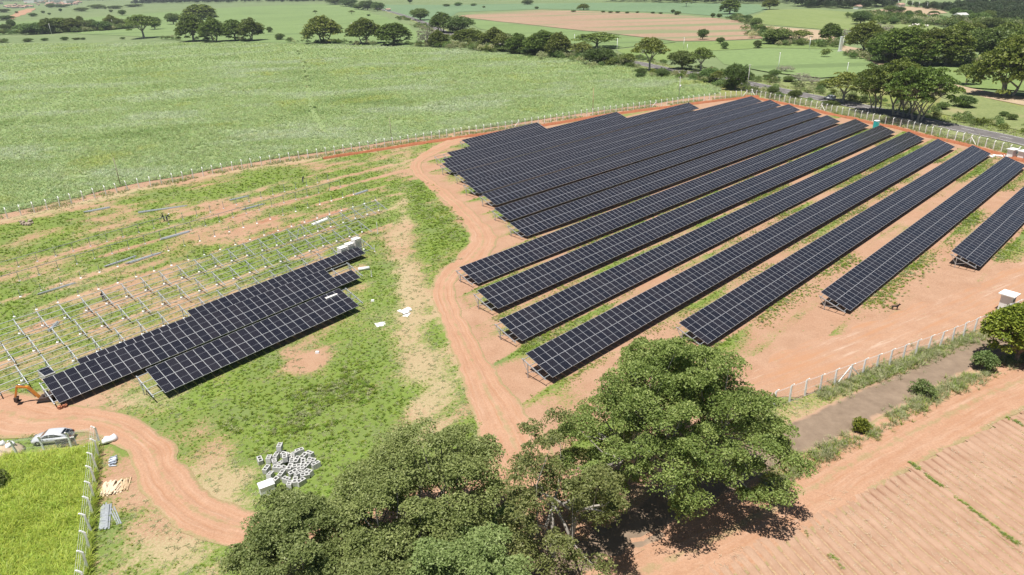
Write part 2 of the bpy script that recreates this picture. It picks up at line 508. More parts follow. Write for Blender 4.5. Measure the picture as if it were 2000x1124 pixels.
leaf_mat('far_leaf', (.075, .11, .022), (.14, .195, .038), (.24, .295, .06), .33)
leaf_mat('olive_leaf', (.10, .13, .03), (.18, .225, .05), (.28, .33, .08), .33)
leaf_mat('round_leaf', (.07, .115, .03), (.12, .185, .05), (.19, .255, .08), .32)
leaf_mat('mango_leaf', (.08, .11, .014), (.22, .26, .028), (.40, .41, .07), .35)
leaf_mat('shrub_leaf', (.10, .16, .05), (.17, .25, .08), (.27, .34, .13), .35)
leaf_mat('dry_leaf', (.16, .15, .11), (.24, .22, .17), (.32, .29, .22), .15)
leaf_mat('cane_leaf', (.38, .50, .20), (.48, .60, .28), (.58, .69, .39), .5, .5, ((.62, .69, .50), (.53, .59, .18), (.29, .41, .15)))
leaf_mat('tall_grass_blade', (.44, .58, .08), (.60, .74, .13), (.70, .78, .24), .6, .5, ((.52, .66, .26), (.66, .76, .12)))
leaf_mat('turf_blade', (.18, .29, .035), (.27, .39, .055), (.39, .49, .11), .5)
leaf_mat('pale_blade', (.36, .40, .18), (.48, .50, .27), (.60, .58, .38), .55)
leaf_mat('dark_wood_leaf', (.03, .05, .022), (.05, .08, .032), (.08, .115, .045), .15)

# solar glass: cell grid and busbars in module coordinates (x 0..1.134, y 0..2.278)
t = NT('solar_glass')
uv = t.n('ShaderNodeUVMap').outputs[0]
sx = t.n('ShaderNodeSeparateXYZ', Vector=uv)
def lines(coord, n, w):
    fr = t.math('FRACT', t.math('MULTIPLY', coord, n))
    return t.math('LESS_THAN', t.math('ABSOLUTE', t.math('SUBTRACT', fr, .5)), w)
cellx = t.math('GREATER_THAN', t.math('ABSOLUTE', t.math('SUBTRACT', t.math('FRACT', t.math('MULTIPLY', sx.outputs[0], 6)), .5)), .478)
celly = t.math('GREATER_THAN', t.math('ABSOLUTE', t.math('SUBTRACT', t.math('FRACT', t.math('MULTIPLY', sx.outputs[1], 24)), .5)), .47)
mid = t.math('LESS_THAN', t.math('ABSOLUTE', t.math('SUBTRACT', sx.outputs[1], .5)), .0062)
bus = lines(sx.outputs[0], 60, .07)
oi = t.n('ShaderNodeObjectInfo').outputs['Random']
cell = t.mix(oi, (.007, .008, .015), (.015, .014, .020))
c = t.mix(t.math('MULTIPLY', bus, .22), cell, (.10, .10, .115))
c = t.mix(t.math('MULTIPLY', t.math('MAXIMUM', cellx, t.math('MULTIPLY', celly, .4)), .5), c, (.13, .13, .145))
c = t.mix(mid, c, (.22, .23, .25))
t.base(c, .22, 0, .36)
t.set(t.b.inputs['Coat Weight'], .0); t.set(t.b.inputs['Coat Roughness'], .07)
M['solar_glass'] = t.mat
t = NT('back_sheet'); t.base((.06, .06, .065), .6); M['back_sheet'] = t.mat
# ------------------------------------------------------------------ solar panel: aluminium frame round a glass face, white back
PW, PH, PT, FR = 1.134, MH, .035, .023
def panel_arrays():
    w, h, f, zt = PW/2, PH/2, FR, PT
    v = [(-w, -h, 0), (w, -h, 0), (w, h, 0), (-w, h, 0), (-w, -h, zt), (w, -h, zt), (w, h, zt), (-w, h, zt),
         (-w+f, -h+f, zt), (w-f, -h+f, zt), (w-f, h-f, zt), (-w+f, h-f, zt),
         (-w+f, -h+f, zt-.005), (w-f, -h+f, zt-.005), (w-f, h-f, zt-.005), (-w+f, h-f, zt-.005)]
    q = [(0, 3, 2, 1), (0, 1, 5, 4), (1, 2, 6, 5), (2, 3, 7, 6), (3, 0, 4, 7), (4, 5, 9, 8), (5, 6, 10, 9), (6, 7, 11, 10), (7, 4, 8, 11),
         (8, 9, 13, 12), (9, 10, 14, 13), (10, 11, 15, 14), (11, 8, 12, 15), (12, 13, 14, 15)]
    mi = [2] + [0]*12 + [1]
    return np.array(v), np.array(q), np.array(mi)
PV, PQ, PM = panel_arrays()
PANEL_MATS = [M['aluminium'], M['solar_glass'], M['back_sheet']]
def panel_mesh(name, offs):
    """offs (n,3): panels of one table plane joined in one mesh"""
    n = len(offs)
    v = (PV[None] + np.asarray(offs)[:, None, :]).reshape(-1, 3)
    q = (PQ[None] + (np.arange(n)*len(PV))[:, None, None]).reshape(-1, 4)
    me = fast_mesh(name, v, q)
    me.polygons.foreach_set('material_index', np.tile(PM, n).astype(np.int32))
    uvl = me.uv_layers.new(name='UVMap')
    base = PV[PQ.ravel()]
    uv = np.stack([(base[:, 0] + PW/2 - FR)/(PW - 2*FR), (base[:, 1] + PH/2 - FR)/(PH - 2*FR)], -1)
    uvl.data.foreach_set('uv', np.tile(uv, (n, 1)).astype(np.float32).ravel())
    for mm in PANEL_MATS: me.materials.append(mm)
    me.update()
    return me
ONE_PANEL = panel_mesh('solar_panel', [(0, 0, 0)])

def table_frame(x, y, z0, z1, L, yaw):
    """axes of a sloping table: a along the row, b down the slope, n out of the face"""
    hu = Vector((math.sin(yaw), math.cos(yaw), 0)); hv = Vector((math.cos(yaw), -math.sin(yaw), 0))
    a = (hu*L + Vector((0, 0, z1 - z0))).normalized()
    nh = (hv - a*hv.dot(a)).normalized()
    w = nh.cross(a)
    if w.z < 0: w = -w
    b = nh*math.cos(TILT) - w*math.sin(TILT)
    n = b.cross(a)
    if n.z < 0: n = -n
    return a, b, n
def table_empty(name, x, y, z, a, b, n):
    o = bpy.data.objects.new(name, None); col.objects.link(o); o.empty_display_size = .3
    mm = Matrix((a, -b, n)).transposed().to_4x4()          # x along the row, y up the slope, z out of the face
    mm.translation = Vector((x, y, z))
    o.matrix_world = mm
    return o
POST_Y = -1.30
def frame_parts(down, hpost, split=False):
    """sloping rafter on one post with two struts and a concrete footing, in table coordinates"""
    d = Vector(down)
    top = Vector((0, POST_Y, -.20)); foot = top + d*hpost
    r = MB().bar((0, -.25, -.14), (0, -4.33, -.14), .10, .12, (0, 0, 1))
    p = MB().bar(top + d*.02, foot - d*.02, .11, .10, (1, 0, 0))
    s1 = MB().bar(top + d*hpost*.55 + Vector((0, 0, 0)), (0, -.45, -.215), .055, .055, (1, 0, 0))
    s2 = MB().bar(top + d*hpost*.55, (0, -2.75, -.215), .055, .055, (1, 0, 0))
    ft = MB().tube([foot - d*.06, foot + d*.16], [.17, .19], 8)
    if split: return r, p, s1, s2, ft
    out = MB()
    for k, b_ in enumerate((r, p, s1, s2, ft)):
        out.mi = 1 if k == 4 else 0
        out.add(b_.v, b_.f)
    return out
PURLIN_Y = (-.55, -1.72, -2.86, -4.05)
N_PANEL_OBJ = [0]
def solar_row(name, label, group, x, y, z0, z1, L, yaw, ncol, skip=lambda i, j: False, lead=.95, tail=.35, panel_off=None, max_single=300):
    a, b, n = table_frame(x, y, z0, z1, L, yaw)
    root = table_empty(name, x, y, z0, a, b, n)
    tag(root, label, 'solar panels', group)
    mw = root.matrix_world
    sp_x = L/ncol
    spots = []
    for i in range(ncol):
        for j in range(2):
            if skip(i, j): continue
            oy = -(j + .5)*(MH) - j*GAP
            if panel_off: oy += panel_off(i, j)
            spots.append(((i + .5)*sp_x, oy, .0))
    dist = [dist_to(mw @ Vector(s)) for s in spots]
    order = np.argsort(dist)
    single = [k for k in order[:max_single] if dist[k] < 165]
    rest = [k for k in range(len(spots)) if k not in set(single)]
    for k in single:
        o = bpy.data.objects.new('solar_panel', ONE_PANEL); col.objects.link(o); o.parent = root; o.location = spots[k]
        o.rotation_euler = (random.gauss(0, .0022), random.gauss(0, .0022), 0)
        N_PANEL_OBJ[0] += 1
    if rest:
        o = link('solar_panels', panel_mesh('solar_panels', [spots[k] for k in rest]), None, root)
        tag(o, kind='stuff')
    # steelwork
    down = mw.to_3x3().inverted() @ Vector((0, 0, -1))
    for py in PURLIN_Y:
        mb = MB().bar((-lead, py, -.04), (L + tail, py, -.04), .06, .08)
        mb.build('purlin', M['galvanised_steel'], root)
    nf = max(2, int(round((L + lead + tail - .3)/2.95)) + 1)
    xs = np.linspace(-lead + .1, L + tail - .1, nf)
    fm = None
    for xx in xs:
        top = mw @ Vector((xx, POST_Y, -.2))
        h = top.z - tz(top.x, top.y)
        if fm is None:
            fm = frame_parts(down, max(.8, h) + .12).mesh('support_frame')
            fm.materials.append(M['galvanised_steel']); fm.materials.append(M['white_concrete'])
        o = bpy.data.objects.new('support_frame', fm); col.objects.link(o); o.parent = root
        o.location = (xx, 0, 0)
    return root

ORD = ['first', 'second', 'third', 'fourth', 'fifth', 'sixth', 'seventh', 'eighth', 'ninth', 'tenth', 'eleventh', 'twelfth', 'thirteenth',
       'fourteenth', 'fifteenth', 'sixteenth', 'seventeenth', 'eighteenth', 'nineteenth', 'twentieth']
def ordn(i):
    if i <= 20: return ORD[i-1]
    tens = {2: 'twenty', 3: 'thirty', 4: 'forty', 5: 'fifty'}[i//10]
    if i % 10 == 0: return tens[:-1] + 'ieth'
    return tens + '-' + ORD[i % 10 - 1]
extra = {0: 'shortest solar panel row, farthest back beside the cane field fence', 1: 'solar panel row second from the cane field fence, stepped at its end',
         14: 'solar panel row nearest the white meter kiosk, cut by the photo edge', 12: 'solar panel row whose near end hides behind the big tree',
         11: 'solar panel row ending nearest the big tree with its steel end frame bare', 8: 'solar panel row whose near end juts out beside the track bend',
         13: 'solar panel row standing free beside the wide dirt strip and dog'}
for i, (u0, v, d0, de, L) in enumerate(ROWS):
    x, y = uv_world(u0, v, YAW)
    lab = extra.get(i, 'long dark solar panel row, %s counted from the cane field fence' % ordn(i+1))
    solar_row('solar_panel_row', lab, 'solar panel rows of the finished field', x, y, HI + d0, HI + de, L, YAW, int(round(L/MW)),
              skip=(lambda i_, j_: j_ == 0 and i_ < 3) if i == 1 else (lambda i_, j_: False))

# the unfinished field: three rows with panels, then bare racks
def left_table(k, ua, ub):
    x, y = uv_world(ua, LV(k), YAWL)
    return x, y, HI + LZ(k, ua), HI + LZ(k, ub)
gL = 'solar panel rows of the unfinished field'
x, y, z0, z1 = left_table(0, 23.76, 23.76 + 24*MW)
solar_row('solar_panel_row', 'front panel row of the unfinished field above the green slope', gL, x, y, z0, z1, 24*MW, YAWL, 24, lead=1.3, tail=1.0)
x, y, z0, z1 = left_table(1, 15.22, 15.22 + 37*MW)
solar_row('solar_panel_row', 'middle panel row of the unfinished field with the orange excavator at its end', gL, x, y, z0, z1, 37*MW, YAWL, 37,
          skip=lambda i, j: j == 0 and i >= 34, lead=.5, tail=.7)
# third row: only one line of panels, the left ones slid half a panel lower
x, y, z0, z1 = left_table(2, 4.0, 66.0)
i0, i1, i2 = int(round((19.6-4)/MW)), int(round((34.7-4)/MW)), int(round((65.0-4)/MW))
solar_row('solar_panel_row', 'third panel row of the unfinished field, upper rails still bare', gL, x, y, z0, z1, 62.0, YAWL, int(round(62.0/MW)),
          skip=lambda i, j: j == 0 or i < i0 or i >= i2 or i == i0 + 1 and False,
          panel_off=lambda i, j: (-1.22 if i < i1 else -.02) + .02, lead=16, tail=1.0)
def rack(k, ua, ub, label):
    x, y, z0, z1 = left_table(k, ua, ub)
    L = ub - ua
    a, b, n = table_frame(x, y, z0, z1, L, YAWL)
    root = table_empty('panel_rack', x, y, z0, a, b, n)
    tag(root, label, 'panel rack', 'bare racks of the unfinished field')
    mw = root.matrix_world
    down = mw.to_3x3().inverted() @ Vector((0, 0, -1))
    for py in PURLIN_Y:
        MB().bar((0, py, -.04), (L - (2.8 if py < -3 else 0), py, -.04), .06, .08).build('purlin', M['galvanised_steel'], root)
    nf = int(round(L/2.92)) + 1
    meshes = None
    for xx in np.linspace(.1, L - .1, nf):
        top = mw @ Vector((xx, POST_Y, -.2)); h = top.z - tz(top.x, top.y)
        if meshes is None:
            r_, p_, s1, s2, ft = frame_parts(down, max(.8, h) + .1, True)
            meshes = [q.mesh(nm) for q, nm in ((r_, 'rafter'), (p_, 'post'), (s1, 'strut'), (s2, 'strut'), (ft, 'footing'))]
            for q in meshes[:4]: q.materials.append(M['galvanised_steel'])
            meshes[4].materials.append(M['white_concrete'])
        rf = bpy.data.objects.new('rafter', meshes[0]); col.objects.link(rf); rf.parent = root; rf.location = (xx, 0, 0)
        for q, nm in zip(meshes[1:], ('post', 'strut', 'strut', 'footing')):
            o = bpy.data.objects.new(nm, q); col.objects.link(o); o.parent = rf
    return root
rack(3, -8, 72.5, 'bare steel rack with rafters, the nearer one behind the panels')
rack(4, -8, 82.6, 'bare steel rack with rafters, the farther one behind the panels')
# rows that only have posts so far
def post_row(k, ua, ub, rail, label, hts=1.5):
    x, y = uv_world(ua, LV(k) + 1.4, YAWL)
    root = empty('post_row', (x, y, tz(x, y)))
    tag(root, label, 'post row', 'post rows of the unfinished field')
    pm = fmh = None
    pts = []
    for u in np.arange(ua, ub + .1, 2.95):
        px, py = uv_world(u, LV(k) + 1.4, YAWL); pz = tz(px, py)
        pts.append(Vector((px - x, py - y, pz - root.location.z)))
        if pm is None:
            pm = MB().bar((0, 0, -.1), (0, 0, hts), .10, .07, (math.sin(YAWL), math.cos(YAWL), 0)).mesh('post'); pm.materials.append(M['dull_steel'])
            fmh = MB().tube([(0, 0, -.1), (0, 0, .10)], [.22, .17], 8).mesh('footing'); fmh.materials.append(M['white_concrete' if k < 7 else 'grey_concrete'])
        o = bpy.data.objects.new('post', pm); col.objects.link(o); o.parent = root; o.location = pts[-1]
        f_ = bpy.data.objects.new('footing', fmh); col.objects.link(f_); f_.parent = o
    for (r0, r1) in rail:
        i0_, i1_ = int((r0-ua)/2.95), min(len(pts)-1, int((r1-ua)/2.95))
        for q in range(i0_, i1_, 2):
            q2 = min(q+2, i1_)
            MB().bar(pts[q] + Vector((0, 0, hts+.05)), pts[q2] + Vector((0, 0, hts+.05)), .07, .09).build('rail', M['galvanised_steel'], root)
    return root
post_row(5, 2, 88, [], 'line of short posts with white footings just behind the bare racks', .9)
post_row(6, 2, 88, [(2, 16)], 'line of posts with white footings and a few rails, second behind the racks', 1.2)
post_row(7, 4, 90, [(4, 92)], 'line of posts carrying one long rail, third behind the racks', 1.6)
post_row(8, 6, 92, [(6, 56)], 'line of posts carrying one long rail, fourth behind the racks', 1.6)
# ------------------------------------------------------------------ ground and fields
def P2(pts, h=0.0): return [at(px, py, h) for px, py in pts]
def grid_mesh(name, xs, ys, zoff=0.0):
    X, Y = np.meshgrid(xs, ys)
    Z = terrain(X, Y) + zoff
    nx, ny = len(xs), len(ys)
    idx = np.arange(nx*ny).reshape(ny, nx)
    q = np.stack([idx[:-1, :-1], idx[:-1, 1:], idx[1:, 1:], idx[1:, :-1]], -1).reshape(-1, 4)
    return fast_mesh(name, np.stack([X, Y, Z], -1).reshape(-1, 3), q, True), X, Y
def sheet(name, poly, mat, zoff, step, wob=0.0, wfreq=.3, kind='structure', attrs=None, coarse=None):
    """a ground sheet inside a polygon (world xy), draped on the terrain"""
    P = [np.array(p[:2], float) for p in poly]
    bnd = []
    for i in range(len(P)):
        a, b = P[i], P[(i+1) % len(P)]
        n = max(1, int(np.linalg.norm(b-a)/step))
        for k in range(n):
            p = a + (b-a)*k/n
            nrm = np.array([-(b-a)[1], (b-a)[0]])/(np.linalg.norm(b-a) + 1e-9)
            if wob: p = p + nrm*wob*2*(float(fbm(np.array([p[0]*wfreq]), np.array([p[1]*wfreq]), 3)[0]) - .5)*2
            bnd.append(p)
    bnd = np.array(bnd)
    lo, hi = bnd.min(0), bnd.max(0)
    g = coarse or step
    X, Y = np.meshgrid(np.arange(lo[0], hi[0], g), np.arange(lo[1], hi[1], g))
    X = X.ravel() + rng.uniform(-.2, .2, X.size)*g; Y = Y.ravel() + rng.uniform(-.2, .2, Y.size)*g
    ok = in_poly(X, Y, bnd)
    X, Y = X[ok], Y[ok]
    vs = [Vector(p) for p in bnd] + [Vector((x, y)) for x, y in zip(X, Y)]
    n = len(bnd)
    vo, _, fo, *_ = delaunay_2d_cdt(vs, [(i, (i+1) % n) for i in range(n)], [], 1, 1e-4)
    V = np.array([(v.x, v.y) for v in vo]); Fc = np.array([f[:] for f in fo if len(f) == 3])
    tri = V[Fc]
    area = (tri[:, 1, 0]-tri[:, 0, 0])*(tri[:, 2, 1]-tri[:, 0, 1]) - (tri[:, 1, 1]-tri[:, 0, 1])*(tri[:, 2, 0]-tri[:, 0, 0])
    Fc[area < 0] = Fc[area < 0][:, ::-1]
    Z = terrain(V[:, 0], V[:, 1]) + zoff
    me = fast_mesh(name, np.column_stack([V, Z]), Fc, True)
    o = link(name, me, M[mat])
    tag(o, kind=kind)
    return o
def ribbon(name, ctr, widths, mat, zoff, step=1.0, prof=None, wob=0.0, kind='structure', nx=9, label=None):
    """a strip along a centre line (world xy); prof(u 0..1, s metres) gives extra height"""
    C = [np.array(p[:2], float) for p in ctr]
    # Catmull-Rom through the points
    dense, wd = [], []
    for i in range(len(C)-1):
        p0, p1, p2, p3 = C[max(i-1, 0)], C[i], C[i+1], C[min(i+2, len(C)-1)]
        n = max(2, int(np.linalg.norm(p2-p1)/step))
        for k in range(n):
            t = k/n
            dense.append(.5*((2*p1) + (-p0+p2)*t + (2*p0-5*p1+4*p2-p3)*t*t + (-p0+3*p1-3*p2+p3)*t**3))
            w1 = widths[i] if hasattr(widths, '__len__') else widths; w2 = widths[i+1] if hasattr(widths, '__len__') else widths
            wd.append(w1 + (w2-w1)*t)
    dense.append(C[-1]); wd.append(widths[-1] if hasattr(widths, '__len__') else widths)
    D = np.array(dense); wd = np.array(wd)
    T = np.gradient(D, axis=0); T /= np.linalg.norm(T, axis=1)[:, None] + 1e-9
    Nn = np.stack([T[:, 1], -T[:, 0]], -1)
    s = np.concatenate([[0], np.cumsum(np.linalg.norm(np.diff(D, axis=0), axis=1))])
    U = np.linspace(0, 1, nx)
    off = (U[None, :] - .5)*wd[:, None]
    if wob:
        e1 = (fbm(D[:, 0]*.35, D[:, 1]*.35, 3) - .5)*2*wob; e2 = (fbm(D[:, 0]*.35 + 50, D[:, 1]*.35, 3) - .5)*2*wob
        off = off + (e1[:, None]*(1-U)**2 + e2[:, None]*U**2)
    X = D[:, 0:1] + Nn[:, 0:1]*off; Y = D[:, 1:2] + Nn[:, 1:2]*off
    Z = terrain(X, Y) + zoff
    if prof is not None: Z = Z + prof(np.broadcast_to(U[None, :], Z.shape), np.broadcast_to(s[:, None], Z.shape), X, Y)
    ny = len(D)
    idx = np.arange(nx*ny).reshape(ny, nx)
    q = np.stack([idx[:-1, :-1], idx[:-1, 1:], idx[1:, 1:], idx[1:, :-1]], -1).reshape(-1, 4)
    me = fast_mesh(name, np.stack([X, Y, Z], -1).reshape(-1, 3), q, True)
    if me.polygons[0].normal.z < 0: me.flip_normals()
    uvl = me.uv_layers.new(name='UVMap')
    li = np.empty(len(me.loops), np.int32); me.loops.foreach_get('vertex_index', li)
    uu = np.broadcast_to(U[None, :], (ny, nx)).ravel(); vv = np.broadcast_to(s[:, None], (ny, nx)).ravel()
    uvl.data.foreach_set('uv', np.stack([uu[li], vv[li]], -1).astype(np.float32).ravel())
    o = link(name, me, M[mat]); tag(o, label, kind=kind)
    return o, D, wd

# --- wide countryside down to the horizon
xs = np.unique(np.concatenate([np.linspace(-9000, -1200, 27), np.linspace(-1200, 1200, 97), np.linspace(1200, 9000, 27)]))
ys = np.unique(np.concatenate([np.linspace(-600, 0, 7), np.linspace(0, 1600, 81), np.linspace(1600, 12000, 31)]))
me, GX_, GY_ = grid_mesh('ground', xs, ys, -.05)
co = np.empty(len(me.vertices)*3, np.float32); me.vertices.foreach_get('co', co); co = co.reshape(-1, 3)
co[:, 2] -= .30*((co[:, 0] > -180) & (co[:, 0] < 230) & (co[:, 1] > -60) & (co[:, 1] < 345))
me.vertices.foreach_set('co', co.ravel()); me.update()
tag(link('ground', me, M['countryside']), kind='structure')

# --- outlines (pixels of the photograph carried onto the terrain)
FENCE_BACK = P2([(-190, 472), (-90, 450), (5, 429.5), (91, 411), (177, 390), (259, 370), (341, 357), (439, 336), (534, 320), (623, 307), (691, 296),
                 (802, 279), (904, 264), (985, 253), (1074, 239), (1171.5, 223.5), (1276, 209.6), (1389, 195.6), (1468, 187)])
FENCE_ROAD = P2([(1468, 187), (1525, 199), (1589, 211.5), (1636.5, 223), (1678, 231), (1722, 241.5), (1768.5, 250), (1818.5, 264), (1872, 275.5),
                 (1900, 282.4), (1958.6, 297.4), (2030, 317), (2110, 340)])
TRACK_MAIN = P2([(905, 268), (862, 288), (815, 318), (822, 345), (868, 378), (912, 420), (944, 465), (925, 503), (884, 532), (866, 570), (880, 620),
                 (912, 680), (938, 740), (975, 810), (1010, 880), (1065, 960), (1130, 1040), (1200, 1110)])
TRACK_W = [7, 5, 2.9, 2.7, 3.0, 3.6, 5.2, 5.2, 3.6, 3.1, 3.2, 3.6, 4.4, 5.5, 7.0, 7.0, 7, 7]
TRACK_SIDE = P2([(-120, 800), (0, 806), (70, 822), (150, 820), (225, 832), (285, 872), (318, 930), (365, 985), (440, 1024), (540, 1040), (660, 1030),
                 (800, 1000), (930, 960), (1030, 930)])
TRACK_SW = [8, 8, 6.5, 5, 3.9, 3.8, 3.8, 3.8, 4.0, 4.4, 5, 5, 5, 5]
ASPHALT = P2([(2160, 575), (2000, 637), (1900, 690), (1800, 738), (1700, 788), (1600, 836), (1500, 886), (1400, 940), (1260, 1022), (1130, 1085), (980, 1165)])
OUTER_DIRT = P2([(2160, 660), (2000, 740), (1850, 812), (1700, 890), (1580, 955), (1480, 1012), (1350, 1075), (1150, 1165)])
HIGHWAY = P2([(2300, 372), (2150, 323), (2000, 279), (1807, 238), (1650, 203), (1545, 182), (1412, 154), (1307, 137), (1227, 121), (1087, 103), (965, 86),
              (880, 68), (840, 50), (800, 35), (765, 24), (735, 16)])
PLOUGH = P2([(2200, 700), (2000, 792), (1860, 862), (1755, 917), (1650, 962), (1566, 1000), (1450, 1062), (1330, 1125), (1230, 1200), (2300, 1200)])
PAD = P2([(1455, 770), (1445, 742), (1490, 712), (1600, 660), (1700, 628), (1780, 602), (1900, 556), (2010, 505), (2150, 445), (2250, 480), (2120, 560), (1990, 612), (1860, 662),
          (1700, 722), (1560, 775), (1480, 800)])

# --- site ground, fine grid with painted coverage
gx = np.arange(-125, 175, .75); gy = np.arange(22, 300, .75)
me, X, Y = grid_mesh('site_ground', gx, gy, 0.0)
pxs, pys, _ = project(X, Y, terrain(X, Y))
n1 = fbm(X*.09, Y*.09, 5); n2 = fbm(X*.35 + 40, Y*.35, 4); n3 = fbm(X*.05 - 30, Y*.05, 3)
uL = X*math.sin(YAWL) + Y*math.cos(YAWL); vL = X*math.cos(YAWL) - Y*math.sin(YAWL)
uR = X*math.sin(YAW) + Y*math.cos(YAW); vR = X*math.cos(YAW) - Y*math.sin(YAW)
grass = np.full(X.shape, .46); straw = np.full(X.shape, .40); red = np.zeros(X.shape)
track_all = TRACK_MAIN
dmain = dist_poly(X, Y, TRACK_MAIN)
left = in_poly(X, Y, [p for p in TRACK_MAIN[1:]] + P2([(1000, 1200), (-400, 1300), (-400, 470)]) + FENCE_BACK[:12])
# unfinished field: mixed grass, soil streaks along the rows
streak = fbm(uL*.05, vL*.5, 4)
lf = left
grass[lf] = (.635 + .75*(n1 - .5) + .6*(streak - .5) + .5*(n2 - .5))[lf]
straw[lf] = (.42 + .5*(n3 - .5) + .3*(n1 - .5))[lf]
k_row = (LV(0) - vL)/7.631
for k in range(3, 9):
    dv = np.abs(vL - (LV(k) + 1.4))
    w = np.exp(-(dv/(1.0 if k > 4 else .8))**2)*(fbm(uL*.12 + k*9, vL*.1, 3) > .44)
    red += .48*w*lf; grass -= .38*w*lf
def blob(arr, px, py, rx, ry, amt):
    arr += amt*np.exp(-(((pxs-px)/rx)**2 + ((pys-py)/ry)**2))
for (px, py, rx, ry, a) in [(600, 770, 150, 70, .30), (700, 680, 60, 80, .28), (470, 810, 140, 50, .22), (560, 880, 170, 50, .14), (420, 770, 60, 40, .12),
                            (820, 380, 30, 34, .32), (850, 470, 30, 50, .25), (750, 540, 40, 60, .18), (640, 560, 60, 30, .1), (60, 440, 130, 25, .25),
                            (150, 480, 200, 40, .12), (520, 330, 60, 16, .25), (700, 345, 60, 20, .2), (330, 500, 100, 30, .12), (740, 760, 60, 60, .16),
                            (90, 600, 120, 40, .10), (240, 870, 20, 25, .35), (200, 1060, 60, 90, .16), (300, 1080, 60, 40, .05), (50, 860, 30, 12, .3),
                            (380, 900, 30, 60, .12), (860, 650, 20, 25, .2), (450, 960, 60, 40, -.08), (40, 850, 60, 14, .2), (1640, 596, 55, 14, .32), (1560, 648, 60, 14, .25), (1700, 600, 60, 10, .2), (1850, 560, 50, 10, .15), (1480, 690, 30, 12, .2), (1520, 500, 30, 10, .2)]:
    blob(grass, px, py, rx, ry, a)
for (px, py, rx, ry, a) in [(590, 715, 45, 28, -.5), (600, 700, 50, 22, -.3), (150, 790, 130, 30, -.45), (90, 850, 120, 22, -.25), (800, 640, 40, 70, -.22),
                            (790, 430, 14, 100, -.35), (765, 470, 20, 60, -.3), (810, 560, 25, 60, -.35), (330, 780, 90, 30, -.3), (430, 760, 18, 40, -.2), (760, 880, 60, 40, -.15),
                            (480, 450, 80, 24, -.25), (620, 500, 40, 24, -.3), (50, 470, 60, 25, -.25), (400, 420, 120, 12, -.15), (840, 780, 40, 60, -.25), (850, 860, 40, 50, -.1)]:
    blob(grass, px, py, rx, ry, a)
for (px, py, rx, ry, a) in [(300, 1010, 80, 110, -.20), (440, 930, 80, 50, -.22), (340, 1090, 130, 45, -.15), (420, 850, 40, 60, -.12)]:
    blob(grass, px, py, rx, ry, a)
for (px, py, rx, ry, a) in [(480, 445, 90, 22, .35), (815, 570, 26, 50, .45), (640, 430, 90, 22, .2), (200, 640, 120, 20, .1), (120, 780, 80, 22, .35), (540, 470, 60, 40, .12)]:
    blob(red, px, py, rx, ry, a)
for (px, py, rx, ry, a) in [(780, 470, 40, 120, .2), (700, 780, 60, 60, .0), (330, 780, 110, 26, .3), (760, 620, 80, 100, .12), (420, 960, 120, 60, .25), (330, 1090, 120, 40, .3), (840, 760, 60, 80, .3)]:
    blob(straw, px, py, rx, ry, a)
# finished field: mostly bare, weeds in drifts between the rows
rt = ~left
vr = (vR - (-147.9 + 4.6))/8.832
fr_ = vr - np.floor(vr)                               # 0 at a low edge .. 1
weed = fbm(uR*.06 + 11*np.floor(vr), vR*.22, 4)
grass[rt] = (.30 + 1.25*(weed - .45) + .3*(n2 - .5))[rt]
grass[rt & (fr_ > .52)] -= .3                         # under the tables
straw[rt] = (.22 + .4*(n3 - .5))[rt]
near_edge = np.exp(-((fr_ - .04)/.10)**2)
grass += np.where(rt, .20*near_edge, 0)
dl = dmain
grass += np.where(rt, .24*np.exp(-((dl - 7.5)/2.6)**2), 0)
# outside the fences
dbk = dist_poly(X, Y, FENCE_BACK)
grass -= .5*np.exp(-((dbk - .5)/3.2)**2); straw += .22*np.exp(-(dbk/3.5)**2)
drd = dist_poly(X, Y, FENCE_ROAD)
out_r = rt & in_poly(X, Y, FENCE_ROAD + P2([(2400, 330), (2400, 100), (1300, 100), (1300, 190)]))
grass[out_r] = .62 + .2*(n1 - .5)[out_r]; straw[out_r] = .45
red += .0
near_right = in_poly(X, Y, P2([(1380, 850), (1487, 806), (1525, 791), (1866, 665), (1987, 612), (2200, 520), (2400, 600), (2300, 1200), (900, 1300), (1000, 1120)]))
grass[near_right] = (.36 + .5*(n1 - .5))[near_right]; straw[near_right] = .5
grass += np.where(near_right, .25*np.exp(-(dist_poly(X, Y, P2([(1400, 850), (1525, 800), (1866, 676), (1987, 622)]))/2.2)**2), 0)
grass = np.where(dmain < 2.2, grass - .25, grass)
fattr(me, 'grass', grass); fattr(me, 'straw', straw); fattr(me, 'red', red)
tag(link('site_ground', me, M['site_ground']), kind='structure')
GRASS_GRID = (gx, gy, grass, straw, red)
def sample_grass(x, y, which=2):
    i = np.clip(((x - gx[0])/.75).astype(int), 0, len(gx)-1); j = np.clip(((y - gy[0])/.75).astype(int), 0, len(gy)-1)
    return GRASS_GRID[which][j, i]

# --- tracks and roads
def ruts(depth):
    def f(U, s, X, Y):
        return -depth*(np.exp(-((U-.3)/.09)**2) + np.exp(-((U-.7)/.09)**2)) + .05*(fbm(X*.9, Y*.9, 3) - .5) - .10*((np.abs(U-.5)*2)**8)
    return f
ribbon('dirt_track', TRACK_MAIN, TRACK_W, 'dirt', .13, .7, ruts(.05), .75, nx=17)
ribbon('dirt_track', TRACK_SIDE, TRACK_SW, 'dirt', .145, .7, ruts(.05), .75, nx=17)
sheet('dirt_yard', PAD, 'bare_soil', .05, 1.2, .8)
ribbon('dirt_road', OUTER_DIRT, [7.5, 7.2, 7, 7, 7.5, 8, 8.5, 9], 'dirt', .14, .7, ruts(.08), .7, nx=19)
ribbon('asphalt_road', ASPHALT, [4.5]*11, 'old_asphalt', .09, .8, lambda U, s, X, Y: .05*(1-(2*U-1)**2) - .06*((np.abs(U-.5)*2)**10), .35, nx=13)
